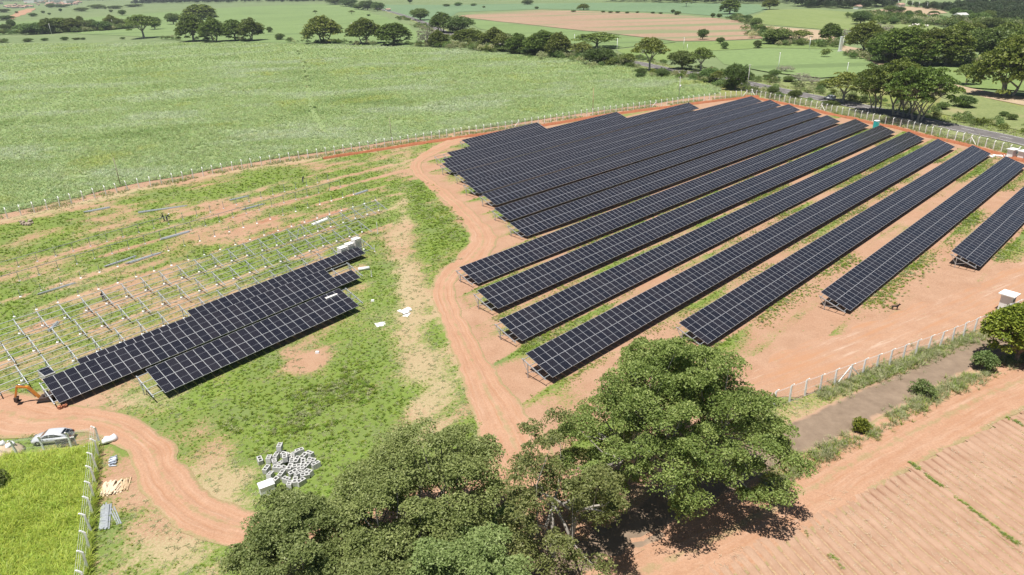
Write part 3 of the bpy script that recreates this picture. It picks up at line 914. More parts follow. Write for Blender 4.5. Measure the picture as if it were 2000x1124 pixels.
o_hw, HWD, _ = ribbon('highway', HIGHWAY, 8.0, 'highway_asphalt', .22, 4.0, lambda U, s, X, Y: .08*(1-(2*U-1)**2), 0, nx=7)
for sgn in (-1, 1):                                   # edge lines, then the broken centre line
    T = np.gradient(HWD, axis=0); T /= np.linalg.norm(T, axis=1)[:, None]
    ribbon('road_edge_line', HWD + np.stack([T[:, 1], -T[:, 0]], -1)*3.3*sgn, .16, 'painted_line', .265, 4.0, None, 0, nx=2)
for i in range(0, len(HWD)-2, 3):
    ribbon('road_centre_line', HWD[i:i+2], .14, 'painted_line', .315, 4.0, None, 0, nx=2)
# shoulder of the highway: pale dry verge
ribbon('road_verge', HIGHWAY, 17, 'rough_grass', .12, 4.0, None, 1.2, nx=7)

# --- ploughed field in the near corner, furrows as real ridges
pa, pb = at(1775, 905), at(1985, 1065)
fd = np.array([pb.x-pa.x, pb.y-pa.y]); fd /= np.linalg.norm(fd); fnm = np.array([-fd[1], fd[0]])
PL = np.array([(p.x, p.y) for p in PLOUGH]); c0 = PL.mean(0)
us = np.arange(-70, 70, .9); vs_ = np.arange(-70, 70, .13)
U, V = np.meshgrid(us, vs_)
X = c0[0] + fd[0]*U + fnm[0]*V; Y = c0[1] + fd[1]*U + fnm[1]*V
ins = in_poly(X, Y, PL) & (Y > 25)
edge = dist_poly(X, Y, PL, True)
ph = V*2*math.pi/1.0 + 3.0*(fbm(X*.10, Y*.10, 4) - .5)
amp = (.17 + .08*fbm(X*.2, Y*.2, 3))*np.clip((edge - .4)/2.5, 0, 1)
hgt = .05 - amp*1.4*np.exp(-(np.abs(np.sin(ph/2))/.34)**2) + .13*(fbm(X*1.6, Y*1.6, 4) - .5)
Z = terrain(X, Y) + .10 + hgt*1.0 - .16*np.exp(-(edge/.5)**2)
idx = np.arange(X.size).reshape(X.shape)
q = np.stack([idx[:-1, :-1], idx[:-1, 1:], idx[1:, 1:], idx[1:, :-1]], -1).reshape(-1, 4)
keep = ins.ravel()[q].all(1)
q = q[keep]
used = np.unique(q); rm = np.zeros(X.size, int); rm[used] = np.arange(len(used))
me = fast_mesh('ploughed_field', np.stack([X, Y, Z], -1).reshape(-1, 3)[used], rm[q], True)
if me.polygons[0].normal.z < 0: me.flip_normals()
furr = np.exp(-((np.abs(np.sin(ph/2)))/.38)**2)*np.clip(1.9*fbm(X*.35, Y*.35, 4) - .35, .1, 1)  # mask along the grooves for the painted shade and darker soil
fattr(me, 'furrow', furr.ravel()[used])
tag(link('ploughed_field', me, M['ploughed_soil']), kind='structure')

# --- red spoil bank along the fences
def bank(U, s, X, Y): return np.clip(np.sin(U*math.pi), 0, 1)**.8*(.30 + .5*fbm(X*.7, Y*.7, 4)) - .05
def off_line(pts, d):
    A = np.array([(p.x, p.y) for p in pts]); T = np.gradient(A, axis=0); T /= np.linalg.norm(T, axis=1)[:, None]
    return A + np.stack([T[:, 1], -T[:, 0]], -1)*d
bk = off_line(FENCE_BACK, 3.2)
o, *_ = ribbon('soil_bank', bk[9:], [1.0, 1.8, 2.4, 2.6, 2.8, 2.8, 2.8, 2.6, 2.6, 2.4], 'red_soil', .02, .8, bank, .5, nx=9)
rdb = off_line(FENCE_ROAD, 2.6)
o, *_ = ribbon('soil_bank', rdb, 2.3, 'red_soil', .02, .8, bank, .5, nx=9)

# --- fields beyond the fence
CANE = FENCE_BACK[:-1]
CANE = [Vector(p) + Vector((-1.5, 5.2, 0)) for p in FENCE_BACK[:-2]] + P2([(1405, 183), (1408, 172), (1320, 149), (1225, 131), (1130, 118), (1000, 108), (900, 99), (800, 93), (640, 88), (540, 86), (300, 85), (0, 87), (-250, 100), (-420, 140)])
sheet('cane_field', CANE, 'cane_floor', .10, 3.0, .6, coarse=7)
F = [('pale_field', 'pale_crop', [(-300, 66), (-60, 72), (100, 64), (260, 72), (420, 84), (640, 85), (800, 91), (850, 88), (830, 70), (795, 50), (750, 33), (715, 22), (690, 13), (640, 9), (560, 10), (440, 16), (300, 26), (150, 36), (0, 45), (-300, 58)]),
     ('pale_field', 'teal_crop', [(760, 25), (830, 46), (870, 40), (895, 24), (1060, 18), (1330, 26), (1440, 36), (1500, 18), (1480, 9), (1250, 6), (1000, 8), (850, 10), (720, 9)]),
     ('ploughed_hill', 'fallow', [(890, 33), (930, 27), (1060, 20), (1200, 24), (1330, 30), (1440, 40), (1470, 52), (1490, 76), (1400, 80), (1320, 81), (1210, 68), (1100, 56), (980, 43)]),
     ('pale_field', 'pale_crop', [(900, 37), (980, 45), (1100, 58), (1210, 70), (1320, 83), (1200, 96), (1100, 84), (1000, 70), (940, 58)]),
     ('meadow', 'meadow', [(1200, 98), (1320, 84), (1490, 79), (1560, 88), (1640, 90), (1640, 97), (1500, 94), (1385, 100), (1300, 120), (1240, 116)]),
     ('pale_field', 'pale_crop', [(1385, 101), (1500, 95.5), (1640, 98), (1700, 120), (1716, 131), (1690, 146), (1600, 153), (1500, 141), (1415, 126)]),
     ('yellow_field', 'yellow_crop', [(1447, 44), (1500, 20), (1580, 18), (1700, 28), (1800, 44), (1860, 60), (1760, 64), (1620, 59), (1500, 49)]),
     ('fallow_strip', 'pale_fallow', [(1470, 50), (1620, 61), (1640, 78), (1560, 80), (1500, 76), (1480, 62)]),
     ('fallow_strip', 'pale_fallow', [(1640, 88), (1720, 104), (1780, 122), (1720, 128), (1672, 113), (1645, 100)]),
     ('meadow', 'meadow', [(1790, 128), (1860, 118), (1930, 118), (2100, 130), (2200, 180), (2000, 178), (1900, 172), (1830, 160)]),
     ('fallow_strip', 'pale_fallow', [(1840, 160), (1900, 174), (1960, 185), (2100, 205), (2100, 222), (1990, 205), (1900, 186)]),
     ('green_verge', 'rough_grass', [(1860, 176), (1930, 194), (2010, 214), (2150, 250), (2150, 300), (2000, 258), (1900, 236), (1830, 222), (1840, 190)]),
     ('green_verge', 'rough_grass', [(1440, 146), (1560, 158), (1680, 168), (1700, 200), (1640, 192), (1540, 172), (1440, 155)]),
     ('fallow_strip', 'bare_soil', [(14, 34), (30, 26), (62, 17), (70, 19), (50, 28), (25, 38)]),
     ('fallow_strip', 'pale_fallow', [(1700, 22), (1760, 13), (1830, 17), (1850, 26), (1800, 30)]),
     ('pale_field', 'meadow', [(1900, 44), (2100, 46), (2100, 75), (1990, 62), (1930, 52)])]
for i, (nm, mt, poly) in enumerate(F):
    w = [at(px, py) for px, py in poly]
    D_ = np.mean([p.length for p in w]); st = max(4.0, D_/60)
    sheet(nm, w, mt, .10 + .02*(i % 4) + (.08 if D_ > 500 else 0), st, st*.12, .02, coarse=st*2.5)
# ------------------------------------------------------------------ trees
def leaf_quads(C, rad, flat, n, size, up=.75, rg=None):
    """n leaves round each cluster centre C (m,3); returns vertices (4 per leaf) and a tone per leaf"""
    rg = rg or rng
    m_ = len(C)
    rad = np.broadcast_to(np.asarray(rad), (m_,))
    th = rg.uniform(0, 2*np.pi, (m_, n)); rr = np.sqrt(rg.uniform(0, 1, (m_, n)))
    lump = 1 + .22*np.sin(3*th + rg.uniform(0, 6, (m_, 1))) + .12*np.sin(5*th + rg.uniform(0, 6, (m_, 1)))
    x = rr*np.cos(th)*lump; y = rr*np.sin(th)*lump
    z = flat*((1 - rr**2)*rg.uniform(.35, 1.0, (m_, n)) - .45*rr**2 + rg.normal(0, .14, (m_, n)))
    p = C[:, None, :] + np.stack([x, y, z], -1)*rad[:, None, None]
    p = p.reshape(-1, 3); N = len(p)
    nrm = np.stack([rg.normal(0, 1, N), rg.normal(0, 1, N), rg.normal(up*1.6, .8, N)], -1)
    nrm /= np.linalg.norm(nrm, axis=1)[:, None]
    a = np.cross(nrm, rg.normal(0, 1, (N, 3))); a /= np.linalg.norm(a, axis=1)[:, None]
    b = np.cross(nrm, a)
    s = size*rg.uniform(.65, 1.3, N)[:, None]
    v = np.stack([p - a*s*.5, p + b*s*.30 + nrm*s*.06, p + a*s*.5, p - b*s*.30 + nrm*s*.06], 1).reshape(-1, 3)
    tone = np.clip(rg.normal(.5, .2, N) + np.repeat(rg.normal(0, .10, m_), n), 0, 1)
    return v, tone
def crown_mesh(name, C, rad, flat, n, size, mat, up=.75):
    v, tone = leaf_quads(C, rad, flat, n, size, up)
    me = fast_mesh(name, v, np.arange(len(v)).reshape(-1, 4))
    fattr(me, 'tone', np.repeat(tone, 4))
    me.materials.append(M[mat])
    return me
def clusters(shape, Rr, H, zb, n, sep, rg):
    """cluster centres in a crown: 'umbrella' spreads flat and wide, 'round' is a ball, 'loose' has gaps"""
    out = []
    ph = rg.uniform(0, 6.28, 4); tries = 0
    while len(out) < n and tries < n*60:
        tries += 1
        th = rg.uniform(0, 2*np.pi); r = np.sqrt(rg.uniform(0, 1))
        lob = .80 + .13*np.sin(2*th + ph[0]) + .10*np.sin(3*th + ph[1]) + .06*np.sin(5*th + ph[2])
        if shape == 'umbrella':
            top = zb + (H - zb)*np.sqrt(max(0, 1 - .80*r*r))
            z = top - (H - zb)*.62*abs(rg.normal(0, .42))*(1 - .25*r)
            z += .06*H*np.sin(2.3*th + ph[3] + 4*r)
        elif shape == 'round':
            top = zb + (H - zb)*(.5 + .5*np.sqrt(max(0, 1 - r*r)))
            bot = zb + (H - zb)*(.5 - .46*np.sqrt(max(0, 1 - r*r)))
            z = bot + (top - bot)*(1 - .55*rg.uniform(0, 1)**1.6 if rg.random() < .75 else rg.uniform(0, 1))
        else:
            top = zb + (H - zb)*np.sqrt(max(0, 1 - .9*r*r))
            z = zb*.75 + (top - zb*.75)*rg.uniform(.1, 1)
            if np.sin(3*th + ph[0] + z*.6) < -.45: continue
        p = np.array([Rr*lob*r*np.cos(th), Rr*lob*r*np.sin(th), z])
        if z < zb*.7: continue
        if out:
            d = np.array(out) - p; d[:, 2] *= 1.9
            if (np.einsum('ij,ij->i', d, d).min()) < sep*sep: continue
        out.append(p)
    return np.array(out)
def wood_mesh(name, C, fork, nl, r0, H, mats, rg, stems=1, lean=.0, twigs=True, spread=.75):
    mb = MB()
    C = np.asarray(C)
    ang = np.arctan2(C[:, 1], C[:, 0]); rad = np.hypot(C[:, 0], C[:, 1])
    dirs = np.linspace(0, 2*np.pi, nl, endpoint=False) + rg.uniform(-.3, .3, nl)
    tgt = []
    grp = np.argmin(np.abs((ang[:, None] - dirs[None] + np.pi) % (2*np.pi) - np.pi) + np.where(rad[:, None] < rad.max()*.28, (np.arange(nl) != 0)*1.5 - .0, 0), 1)
    base = []
    for s in range(stems):
        a = 2*np.pi*s/stems + .5
        o = np.array([np.cos(a), np.sin(a), 0])*(.0 if stems == 1 else r0*1.6)
        fk = np.array([o[0]*2.2 + lean*rg.normal(), o[1]*2.2 + lean*rg.normal(), fork*rg.uniform(.8, 1.15)])
        rs = r0/(stems**.45)
        mb.tube([o + (0, 0, -.5), o*1.0 + (0, 0, .05), (o + fk)/2 + rg.normal(0, .06, 3), fk], [rs*1.5, rs*1.18, rs*.98, rs*.9], 9)
        base.append((fk, rs))
    for l in range(nl):
        ids = np.nonzero(grp == l)[0]
        if not len(ids): continue
        fk, rs = base[l % stems]
        cen = C[ids].mean(0)
        t = fk + (cen - fk)*1.0
        t[2] = fk[2] + (cen[2] - fk[2])*.72
        mid = fk + (t - fk)*.45 + np.array([0, 0, .06*H]) + rg.normal(0, .03*H, 3)
        rl = rs*.62
        path = []
        for q in np.linspace(0, 1, 6):
            path.append((1-q)**2*fk + 2*q*(1-q)*mid + q*q*t)
        path = np.array(path)
        mb.tube(path, np.linspace(rl, rl*.42, 6), 7)
        for i in ids:
            d = np.linalg.norm(path - C[i], axis=1); d[0] += 1
            j = int(np.argmin(d)); st = path[max(j-1, 1)]
            e = C[i] - np.array([0, 0, .12])
            md = st + (e - st)*.5 + rg.normal(0, .05*np.linalg.norm(e - st) + .02, 3) + np.array([0, 0, -.04*H*.3])
            rb = max(.018*H/10, rl*.30*min(1, np.linalg.norm(e-st)/(.35*H) + .35))
            mb.tube([st, md, e], [rb, rb*.7, rb*.3], 5, cap=False)
    me = mb.mesh(name)
    for mm in mats: me.materials.append(M[mm])
    return me
def tree_meshes(seed, shape, Rr, H, zb, n, cr, flat, nleaf, size, leafm, barkm, fork, nl, r0, sep=None, stems=1, up=.75):
    rg = np.random.default_rng(seed)
    C = clusters(shape, Rr - cr*.6, H - cr*flat*.6, zb, n, sep or cr*.9, rg)
    rads = cr*rg.uniform(.75, 1.2, len(C))
    return crown_mesh('crown', C, rads, flat, nleaf, size, leafm, up), wood_mesh('trunk', C, fork, nl, r0, H, [barkm], rg, stems)
def tree_thing(name, loc, crown, trunk, label, cat='tree', group=None, scale=(1, 1, 1), rz=0.0):
    o = empty(name, loc, rz); o.scale = scale
    tag(o, label, cat, group)
    a = bpy.data.objects.new('trunk', trunk); col.objects.link(a); a.parent = o
    b = bpy.data.objects.new('crown', crown); col.objects.link(b); b.parent = o
    return o

# --- the trees in front
def big(px, py, seed, shape, Rr, H, zb, n, cr, nleaf, size, leafm, label, barkm='pale_bark', fork=2.0, nl=7, r0=.42, stems=1, rz=0.0, flat=.42, name='shade_tree', sc_=(1, 1, 1), cat='tree', pad=0, gap=1.2):
    p = at(px, py); p.z -= .05
    rg = np.random.default_rng(seed)
    if pad:
        # foliage in separate layered pads, each of several puffs, with gaps between
        C = clusters(shape, Rr - pad*.7, H - pad*.3, zb, n, pad*gap, rg)
        k = 8
        th = rg.uniform(0, 6.283, (len(C), k)); rr = np.sqrt(rg.uniform(0, 1, (len(C), k)))*.72
        ps = pad*rg.uniform(.7, 1.25, (len(C), 1))
        out = C/np.maximum(1e-6, np.linalg.norm(C[:, :2], axis=1))[:, None]
        off = np.stack([rr*np.cos(th)*ps, rr*np.sin(th)*ps, (-.30*rr**2 + rg.normal(0, .10, rr.shape))*ps], -1)
        r_c = np.linalg.norm(C[:, :2], axis=1)[:, None]/Rr
        off[:, :, 2] -= (off[:, :, 0]*out[:, None, 0] + off[:, :, 1]*out[:, None, 1])*.35*r_c      # pads hang outwards
        Q = (C[:, None, :] + off).reshape(-1, 3)
        c = crown_mesh('crown', Q, np.repeat(ps*.50, k, 1).ravel()*rg.uniform(.75, 1.2, len(Q)), flat, nleaf, size, leafm)
        w = wood_mesh('trunk', C, fork, nl, r0, H, [barkm], rg, stems)
    else:
        c, w = tree_meshes(seed, shape, Rr, H, zb, n, cr, flat, nleaf, size, leafm, barkm, fork, nl, r0, stems=stems)
    return tree_thing(name, p, c, w, label, cat, 'shade trees in the foreground' if name == 'shade_tree' else None, sc_, rz)
big(1308, 962, 11, 'umbrella', 11.8, 15.6, 2.2, 108, 1.18, 190, .20, 'big_tree_leaf', 'widest dark green shade tree, casting its shadow on the red dirt road', r0=.5, pad=1.75, gap=1.28, flat=.5, nl=10)
big(1095, 1080, 23, 'loose', 7.4, 14.0, 3.2, 40, .92, 85, .20, 'grey_green_leaf', 'thin open tree with several bare pale stems between two dense crowns', r0=.42, stems=4, nl=9, fork=3.0, flat=.6, pad=1.35, gap=1.1)
big(818, 1092, 31, 'umbrella', 9.0, 12.2, 2.6, 60, 1.15, 185, .20, 'grey_green_leaf', 'broad grey-green tree right of the concrete block heap, reaching the photo bottom', r0=.5, pad=1.75, gap=1.18, flat=.5, nl=9)
big(600, 1192, 47, 'umbrella', 6.8, 9.8, 2.6, 44, 1.0, 175, .20, 'grey_green_leaf', 'lower grey-green tree just below the concrete block heap', r0=.38, pad=1.5, gap=1.18, flat=.5)
big(905, 1255, 53, 'umbrella', 6.4, 9.0, 3.6, 36, 1.05, 180, .20, 'grey_green_leaf', 'grey-green tree at the bottom edge, left of the dark shaded road', r0=.4, pad=1.55, gap=1.18, flat=.5)
big(760, 1245, 59, 'umbrella', 6.0, 8.5, 3.6, 34, 1.0, 175, .20, 'grey_green_leaf', 'bushy tree cut by the bottom edge, between two grey-green crowns', r0=.4, pad=1.5, gap=1.15, flat=.5)

big(1983, 708, 61, 'round', 4.5, 7.8, 1.0, 190, .75, 110, .34, 'mango_leaf', 'yellow-green rounded tree in front of the white meter kiosk', 'bark', 1.2, 6, .26, name='mango_tree', flat=.7)
big(1918, 722, 62, 'round', 1.55, 2.5, .3, 60, .42, 70, .2, 'shrub_leaf', 'dark round shrub at the foot of the yellow-green tree', 'bark', .4, 5, .07, name='shrub', flat=.8, cat='shrub')
big(1800, 772, 63, 'loose', 1.5, 2.0, .4, 44, .40, 50, .18, 'shrub_leaf', 'loose feathery shrub on the verge below the old asphalt road', 'bark', .5, 5, .07, name='shrub', flat=.6, cat='shrub')
big(1680, 842, 64, 'round', 1.15, 1.5, .15, 40, .34, 60, .18, 'mango_leaf', 'small yellowish bush on the verge beside the outer dirt road', 'bark', .3, 5, .05, name='shrub', flat=.8, cat='shrub')
big(-20, 965, 66, 'round', 1.8, 2.4, .4, 80, .55, 80, .22, 'big_tree_leaf', 'dark bush at the left photo edge in the tall grass', 'bark', .6, 5, .09, name='shrub', flat=.7, cat='shrub')

# --- far trees: a few kinds, copied
KINDS = {}
def kind(k, *a, **kw): KINDS[k] = (a, tree_meshes(*a, **kw))
kind('u1', 101, 'umbrella', 6.0, 8.0, 1.5, 140, 1.05, .42, 62, .55, 'far_leaf', 'pale_bark', 1.8, 6, .35)
kind('u2', 102, 'umbrella', 6.0, 8.0, 1.4, 130, 1.1, .40, 62, .55, 'far_leaf', 'pale_bark', 1.5, 7, .33, stems=2)
kind('u3', 103, 'umbrella', 6.0, 8.0, 3.6, 60, 1.05, .36, 60, .55, 'olive_leaf', 'pale_bark', 2.3, 5, .3)
kind('u4', 107, 'umbrella', 6.0, 8.0, 1.0, 160, 1.0, .42, 60, .5, 'far_leaf', 'pale_bark', 1.4, 8, .36, stems=3)
kind('r1', 104, 'round', 6.0, 8.0, 1.4, 110, 1.2, .7, 55, .6, 'round_leaf', 'bark', 1.6, 6, .3)
kind('r2', 105, 'round', 6.0, 8.0, .4, 100, 1.3, .7, 55, .6, 'round_leaf', 'bark', 1.0, 6, .25)
kind('b1', 106, 'loose', 6.0, 8.0, 2.2, 70, .9, .5, 24, .4, 'dry_leaf', 'pale_bark', 1.8, 8, .3)
kind('big1', 108, 'umbrella', 6.0, 8.0, 3.0, 105, .95, .34, 110, .36, 'far_leaf', 'pale_bark', 1.5, 8, .30, stems=3)
kind('big2', 109, 'umbrella', 6.0, 8.0, 3.2, 95, .95, .34, 110, .36, 'far_leaf', 'pale_bark', 1.7, 7, .30, stems=2)
SEEN = {}
def far_tree(k, px, py, w, h, label, group, name='tree', cat='tree'):
    p = at(px, py)
    d = dist_to(p); mpp = d/F_PX
    dep = math.asin(min(1, CAM_H/d))
    W = w*mpp; Hh = max(h*mpp - .30*W*math.sin(dep), (.62 if k[0] == 'r' else .5)*h*mpp)/math.cos(dep)
    p.z -= .1
    a, (c, t_) = KINDS[k]
    tree_thing(name, p, c, t_, label, cat, group, (W/12.0*1.14, W/12.0*1.14, Hh/8.0*.92), random.uniform(0, 6.28))
def belt(group, what, items, name='tree', cat='tree'):
    """items: kind, px, py of the base, width, height (pixels), optional own wording; sorted from left to right"""
    items = sorted(items, key=lambda t: t[1])
    for i, it in enumerate(items):
        lab = it[5] if len(it) > 5 else what % ordn(i+1)
        far_tree(it[0], it[1], it[2], it[3], it[4], lab, group, name, cat)
belt('trees along the near edge of the pale hill field', '%s tree from the left along the far edge of the cane field', [
    ('u3', 281, 75, 54, 40, 'airy acacia with a bare pale trunk, leftmost along the far edge of the cane field'), ('r1', 303, 58, 26, 22), ('r1', 339, 48, 26, 20, 'small round dark tree standing alone in the pale hill field'),
    ('u1', 394, 46, 56, 33, 'broad dark tree alone behind the clump of four umbrella trees'),
    ('u1', 379, 81, 52, 46), ('u2', 420, 82, 48, 42), ('u1', 460, 80, 46, 38), ('u2', 492, 80, 48, 40),
    ('u4', 634, 84, 74, 50, 'wide umbrella tree standing alone right of the field path'), ('u4', 713, 86, 66, 48), ('u1', 770, 88, 62, 42), ('r2', 547, 78, 20, 12), ('r2', 527, 64, 12, 11)])
belt('trees of the left hollow', '%s tree from the left in the tree line of the left hollow', [
    ('r1', 13, 64, 17, 14), ('r1', 25, 58, 14, 16), ('r2', 52, 64, 36, 15), ('r2', 72, 67, 42, 19), ('u2', 96, 66, 30, 24), ('r2', 88, 67, 22, 14), ('u1', 118, 64, 38, 24), ('u2', 142, 63, 36, 22), ('u3', 160, 58, 14, 22),
    ('r1', 134, 50, 14, 12), ('r1', 180, 52, 16, 12), ('r2', 168, 61, 36, 18), ('r2', 196, 60, 36, 16), ('u2', 220, 56, 26, 22), ('r2', 238, 56, 30, 16), ('u2', 258, 55, 28, 18)])
belt('small trees dotted about the left hills', '%s small tree from the left dotted about the far left hills', [
    ('r2', 65, 33, 14, 6), ('r1', 85, 27, 7, 5), ('r1', 33, 27, 5, 4), ('r2', 8, 25, 18, 6), ('r2', 12, 40, 24, 8), ('r1', 119, 24, 5, 6), ('r2', 100, 16, 14, 7), ('r2', 160, 23, 22, 7), ('r2', 190, 17, 30, 7), ('r1', 240, 31, 12, 10),
    ('r1', 217, 25, 6, 5), ('r2', 226, 18, 22, 6), ('r2', 262, 14, 28, 5), ('r2', 120, 15, 30, 5), ('r1', 206, 19, 5, 5), ('r1', 213, 18, 5, 5), ('u3', 616, 28, 9, 7), ('u3', 687, 28, 13, 7), ('r2', 720, 32, 7, 4), ('r1', 97, 30, 5, 4)])
belt('trees round the farmhouses', '%s tree from the left round the distant farmhouse group', [
    ('r2', 655, 9, 34, 12), ('r2', 682, 13, 34, 16), ('r2', 690, 15, 18, 8), ('r2', 718, 20, 34, 18), ('r2', 738, 22, 26, 17), ('r1', 700, 19, 22, 10), ('r1', 801, 7, 11, 10, 'dark upright tree on the teal field behind the farm road')])
belt('trees of the long belt behind the cane field', '%s tree from the left in the long belt behind the cane field', [
    ('r1', 821, 40, 40, 23, 'dense round tree at the left bend of the highway'), ('u4', 862, 64, 50, 38), ('r2', 896, 64, 64, 32), ('b1', 834, 91, 40, 46, 'bare grey tree in the long belt behind the cane field'),
    ('u2', 856, 92, 34, 32), ('u4', 920, 88, 72, 32), ('u2', 966, 97, 52, 42), ('u3', 985, 100, 44, 34), ('u2', 1012, 104, 48, 38), ('u4', 1060, 108, 74, 48), ('u4', 1092, 112, 52, 48), ('b1', 1125, 108, 30, 16),
    ('u3', 1166, 95, 92, 32, 'flat wide umbrella tree beyond the highway, behind the belt'), ('u3', 1136, 116, 46, 34), ('r2', 1170, 126, 62, 34), ('r2', 1196, 128, 26, 18), ('u3', 1228, 130, 34, 26),
    ('u3', 1268, 140, 64, 66, 'tall umbrella tree with a pale forked trunk beside the highway'), ('r2', 1252, 146, 26, 14), ('r2', 1292, 150, 26, 16)])
belt('trees along the highway verge', '%s tree from the left along the verge of the highway', [
    ('r1', 1332, 136, 52, 38), ('u3', 1368, 140, 44, 46), ('r2', 1386, 158, 42, 26), ('u3', 1402, 166, 34, 28), ('r1', 1436, 176, 46, 52, 'upright bright green tree by the utility pole at the field corner'), ('r2', 1424, 170, 34, 16),
    ('u3', 1646, 202, 78, 58, 'open umbrella tree beside the passing car'), ('r1', 1508, 186, 20, 18), ('r2', 1552, 193, 26, 18), ('r2', 1250, 152, 20, 10)])
belt('tall umbrella trees beside the highway', '%s of the tall umbrella trees between the fence and the highway', [
    ('big1', 1708, 222, 84, 92), ('big2', 1748, 226, 90, 98), ('big1', 1790, 242, 104, 104), ('big2', 1768, 230, 76, 90)])
belt('trees of the dark grove on the right', '%s tree from the left in the dark grove on the right', [
    ('u4', 1690, 108, 68, 58), ('u1', 1716, 112, 48, 44), ('u4', 1738, 122, 74, 58), ('u4', 1776, 126, 90, 66), ('u4', 1812, 128, 72, 62), ('u1', 1846, 128, 76, 62), ('u2', 1868, 96, 64, 44), ('u1', 1892, 92, 50, 40), ('b1', 1722, 70, 44, 24),
    ('r1', 1930, 118, 72, 56), ('u4', 1960, 98, 66, 44), ('r2', 1905, 100, 48, 36), ('u1', 1990, 120, 70, 56), ('r1', 1975, 130, 50, 40), ('u4', 1966, 188, 100, 98, 'large dense umbrella tree over the orange path at the right edge'), ('u4', 2030, 190, 80, 90),
    ('u3', 1886, 166, 38, 36, 'small round-topped tree alone on the yellow-green meadow')])
belt('trees on the slopes beyond the brown field', '%s tree from the left on the slopes beyond the brown field', [
    ('u1', 1425, 28, 40, 28, 'broad dark tree above the corner of the brown field'), ('u2', 1503, 19, 32, 20), ('r1', 1475, 56, 25, 20), ('r1', 1490, 70, 14, 18), ('r1', 1372, 78, 20, 21), ('r1', 1407, 86, 15, 13), ('r2', 1415, 96, 15, 14), ('r2', 1479, 94, 17, 15),
    ('r2', 1518, 86, 52, 30), ('u3', 1563, 84, 40, 24), ('u2', 1620, 84, 44, 34), ('b1', 1650, 82, 30, 26), ('r1', 1680, 48, 34, 24), ('r2', 1745, 48, 17, 11), ('r2', 1727, 48, 11, 7), ('r1', 1392, 35, 10, 9), ('r1', 1404, 36, 10, 9), ('r1', 1314, 26, 8, 7), ('r1', 1324, 30, 10, 8),
    ('r2', 1458, 41, 22, 11), ('r2', 1440, 35, 20, 9), ('r2', 1428, 38, 9, 7), ('u3', 1340, 14, 18, 16), ('u1', 1140, 20, 24, 12, 'lone dark tree on the rim of the brown field'), ('r2', 1320, 30, 6, 4), ('r2', 1245, 26, 8, 4), ('r2', 1320, 26, 6, 4)])
belt('shrubs along the rim of the brown field', '%s low shrub from the left along the rim of the brown field', [
    ('r2', 1120, 24, 10, 4), ('r2', 1178, 25, 9, 4), ('r2', 1192, 26, 9, 4), ('r2', 1206, 26, 9, 4), ('r2', 1225, 27, 8, 4), ('r2', 1275, 27, 8, 4), ('r2', 1290, 28, 8, 4), ('r2', 1048, 18, 8, 5), ('r2', 872, 13, 16, 5), ('r2', 895, 12, 18, 7), ('r2', 925, 12, 14, 5), ('r2', 945, 16, 6, 4), ('r2', 1030, 10, 22, 10)], 'shrub', 'shrub')
belt('trees round the distant farm on the right', '%s tree from the left round the distant farm on the right', [
    ('r2', 1740, 24, 26, 11), ('r2', 1757, 25, 16, 10), ('r1', 1773, 40, 14, 17), ('r2', 1725, 32, 18, 8), ('r2', 1748, 37, 22, 10), ('b1', 1795, 44, 30, 10), ('r2', 1822, 33, 20, 10), ('r2', 1835, 46, 34, 10), ('r1', 1793, 28, 10, 7), ('r2', 1865, 34, 20, 16), ('r2', 1882, 36, 22, 14), ('b1', 1880, 48, 36, 16), ('r2', 1910, 48, 34, 20), ('r1', 1928, 44, 20, 20), ('r2', 1935, 58, 40, 20), ('r2', 1786, 50, 14, 12), ('b1', 1850, 52, 34, 10)])
belt('bushes on the highway verge', '%s bush from the left on the highway verge', [
    ('r2', 1512, 150, 24, 14), ('b1', 1560, 158, 40, 18), ('b1', 1585, 165, 34, 18), ('r2', 1540, 160, 24, 12), ('b1', 1532, 140, 34, 14), ('r2', 1606, 170, 24, 12), ('r2', 1882, 210, 36, 22), ('r2', 1500, 155, 20, 10), ('r2', 1840, 214, 24, 14), ('r2', 1975, 235, 16, 12), ('r2', 1960, 228, 14, 10), ('r2', 1930, 240, 12, 8), ('r2', 1620, 206, 30, 10)], 'bush', 'bush')
belt('bushes along the field edge on the left', '%s low bush from the left along the far edge of the cane field', [
    ('r2', 8, 83, 14, 6), ('r2', 55, 82, 17, 6), ('r2', 88, 80, 12, 5), ('r2', 127, 79, 13, 6), ('r2', 150, 78, 14, 4), ('r2', 163, 78, 8, 4), ('r2', 240, 77, 9, 4)], 'bush', 'bush')

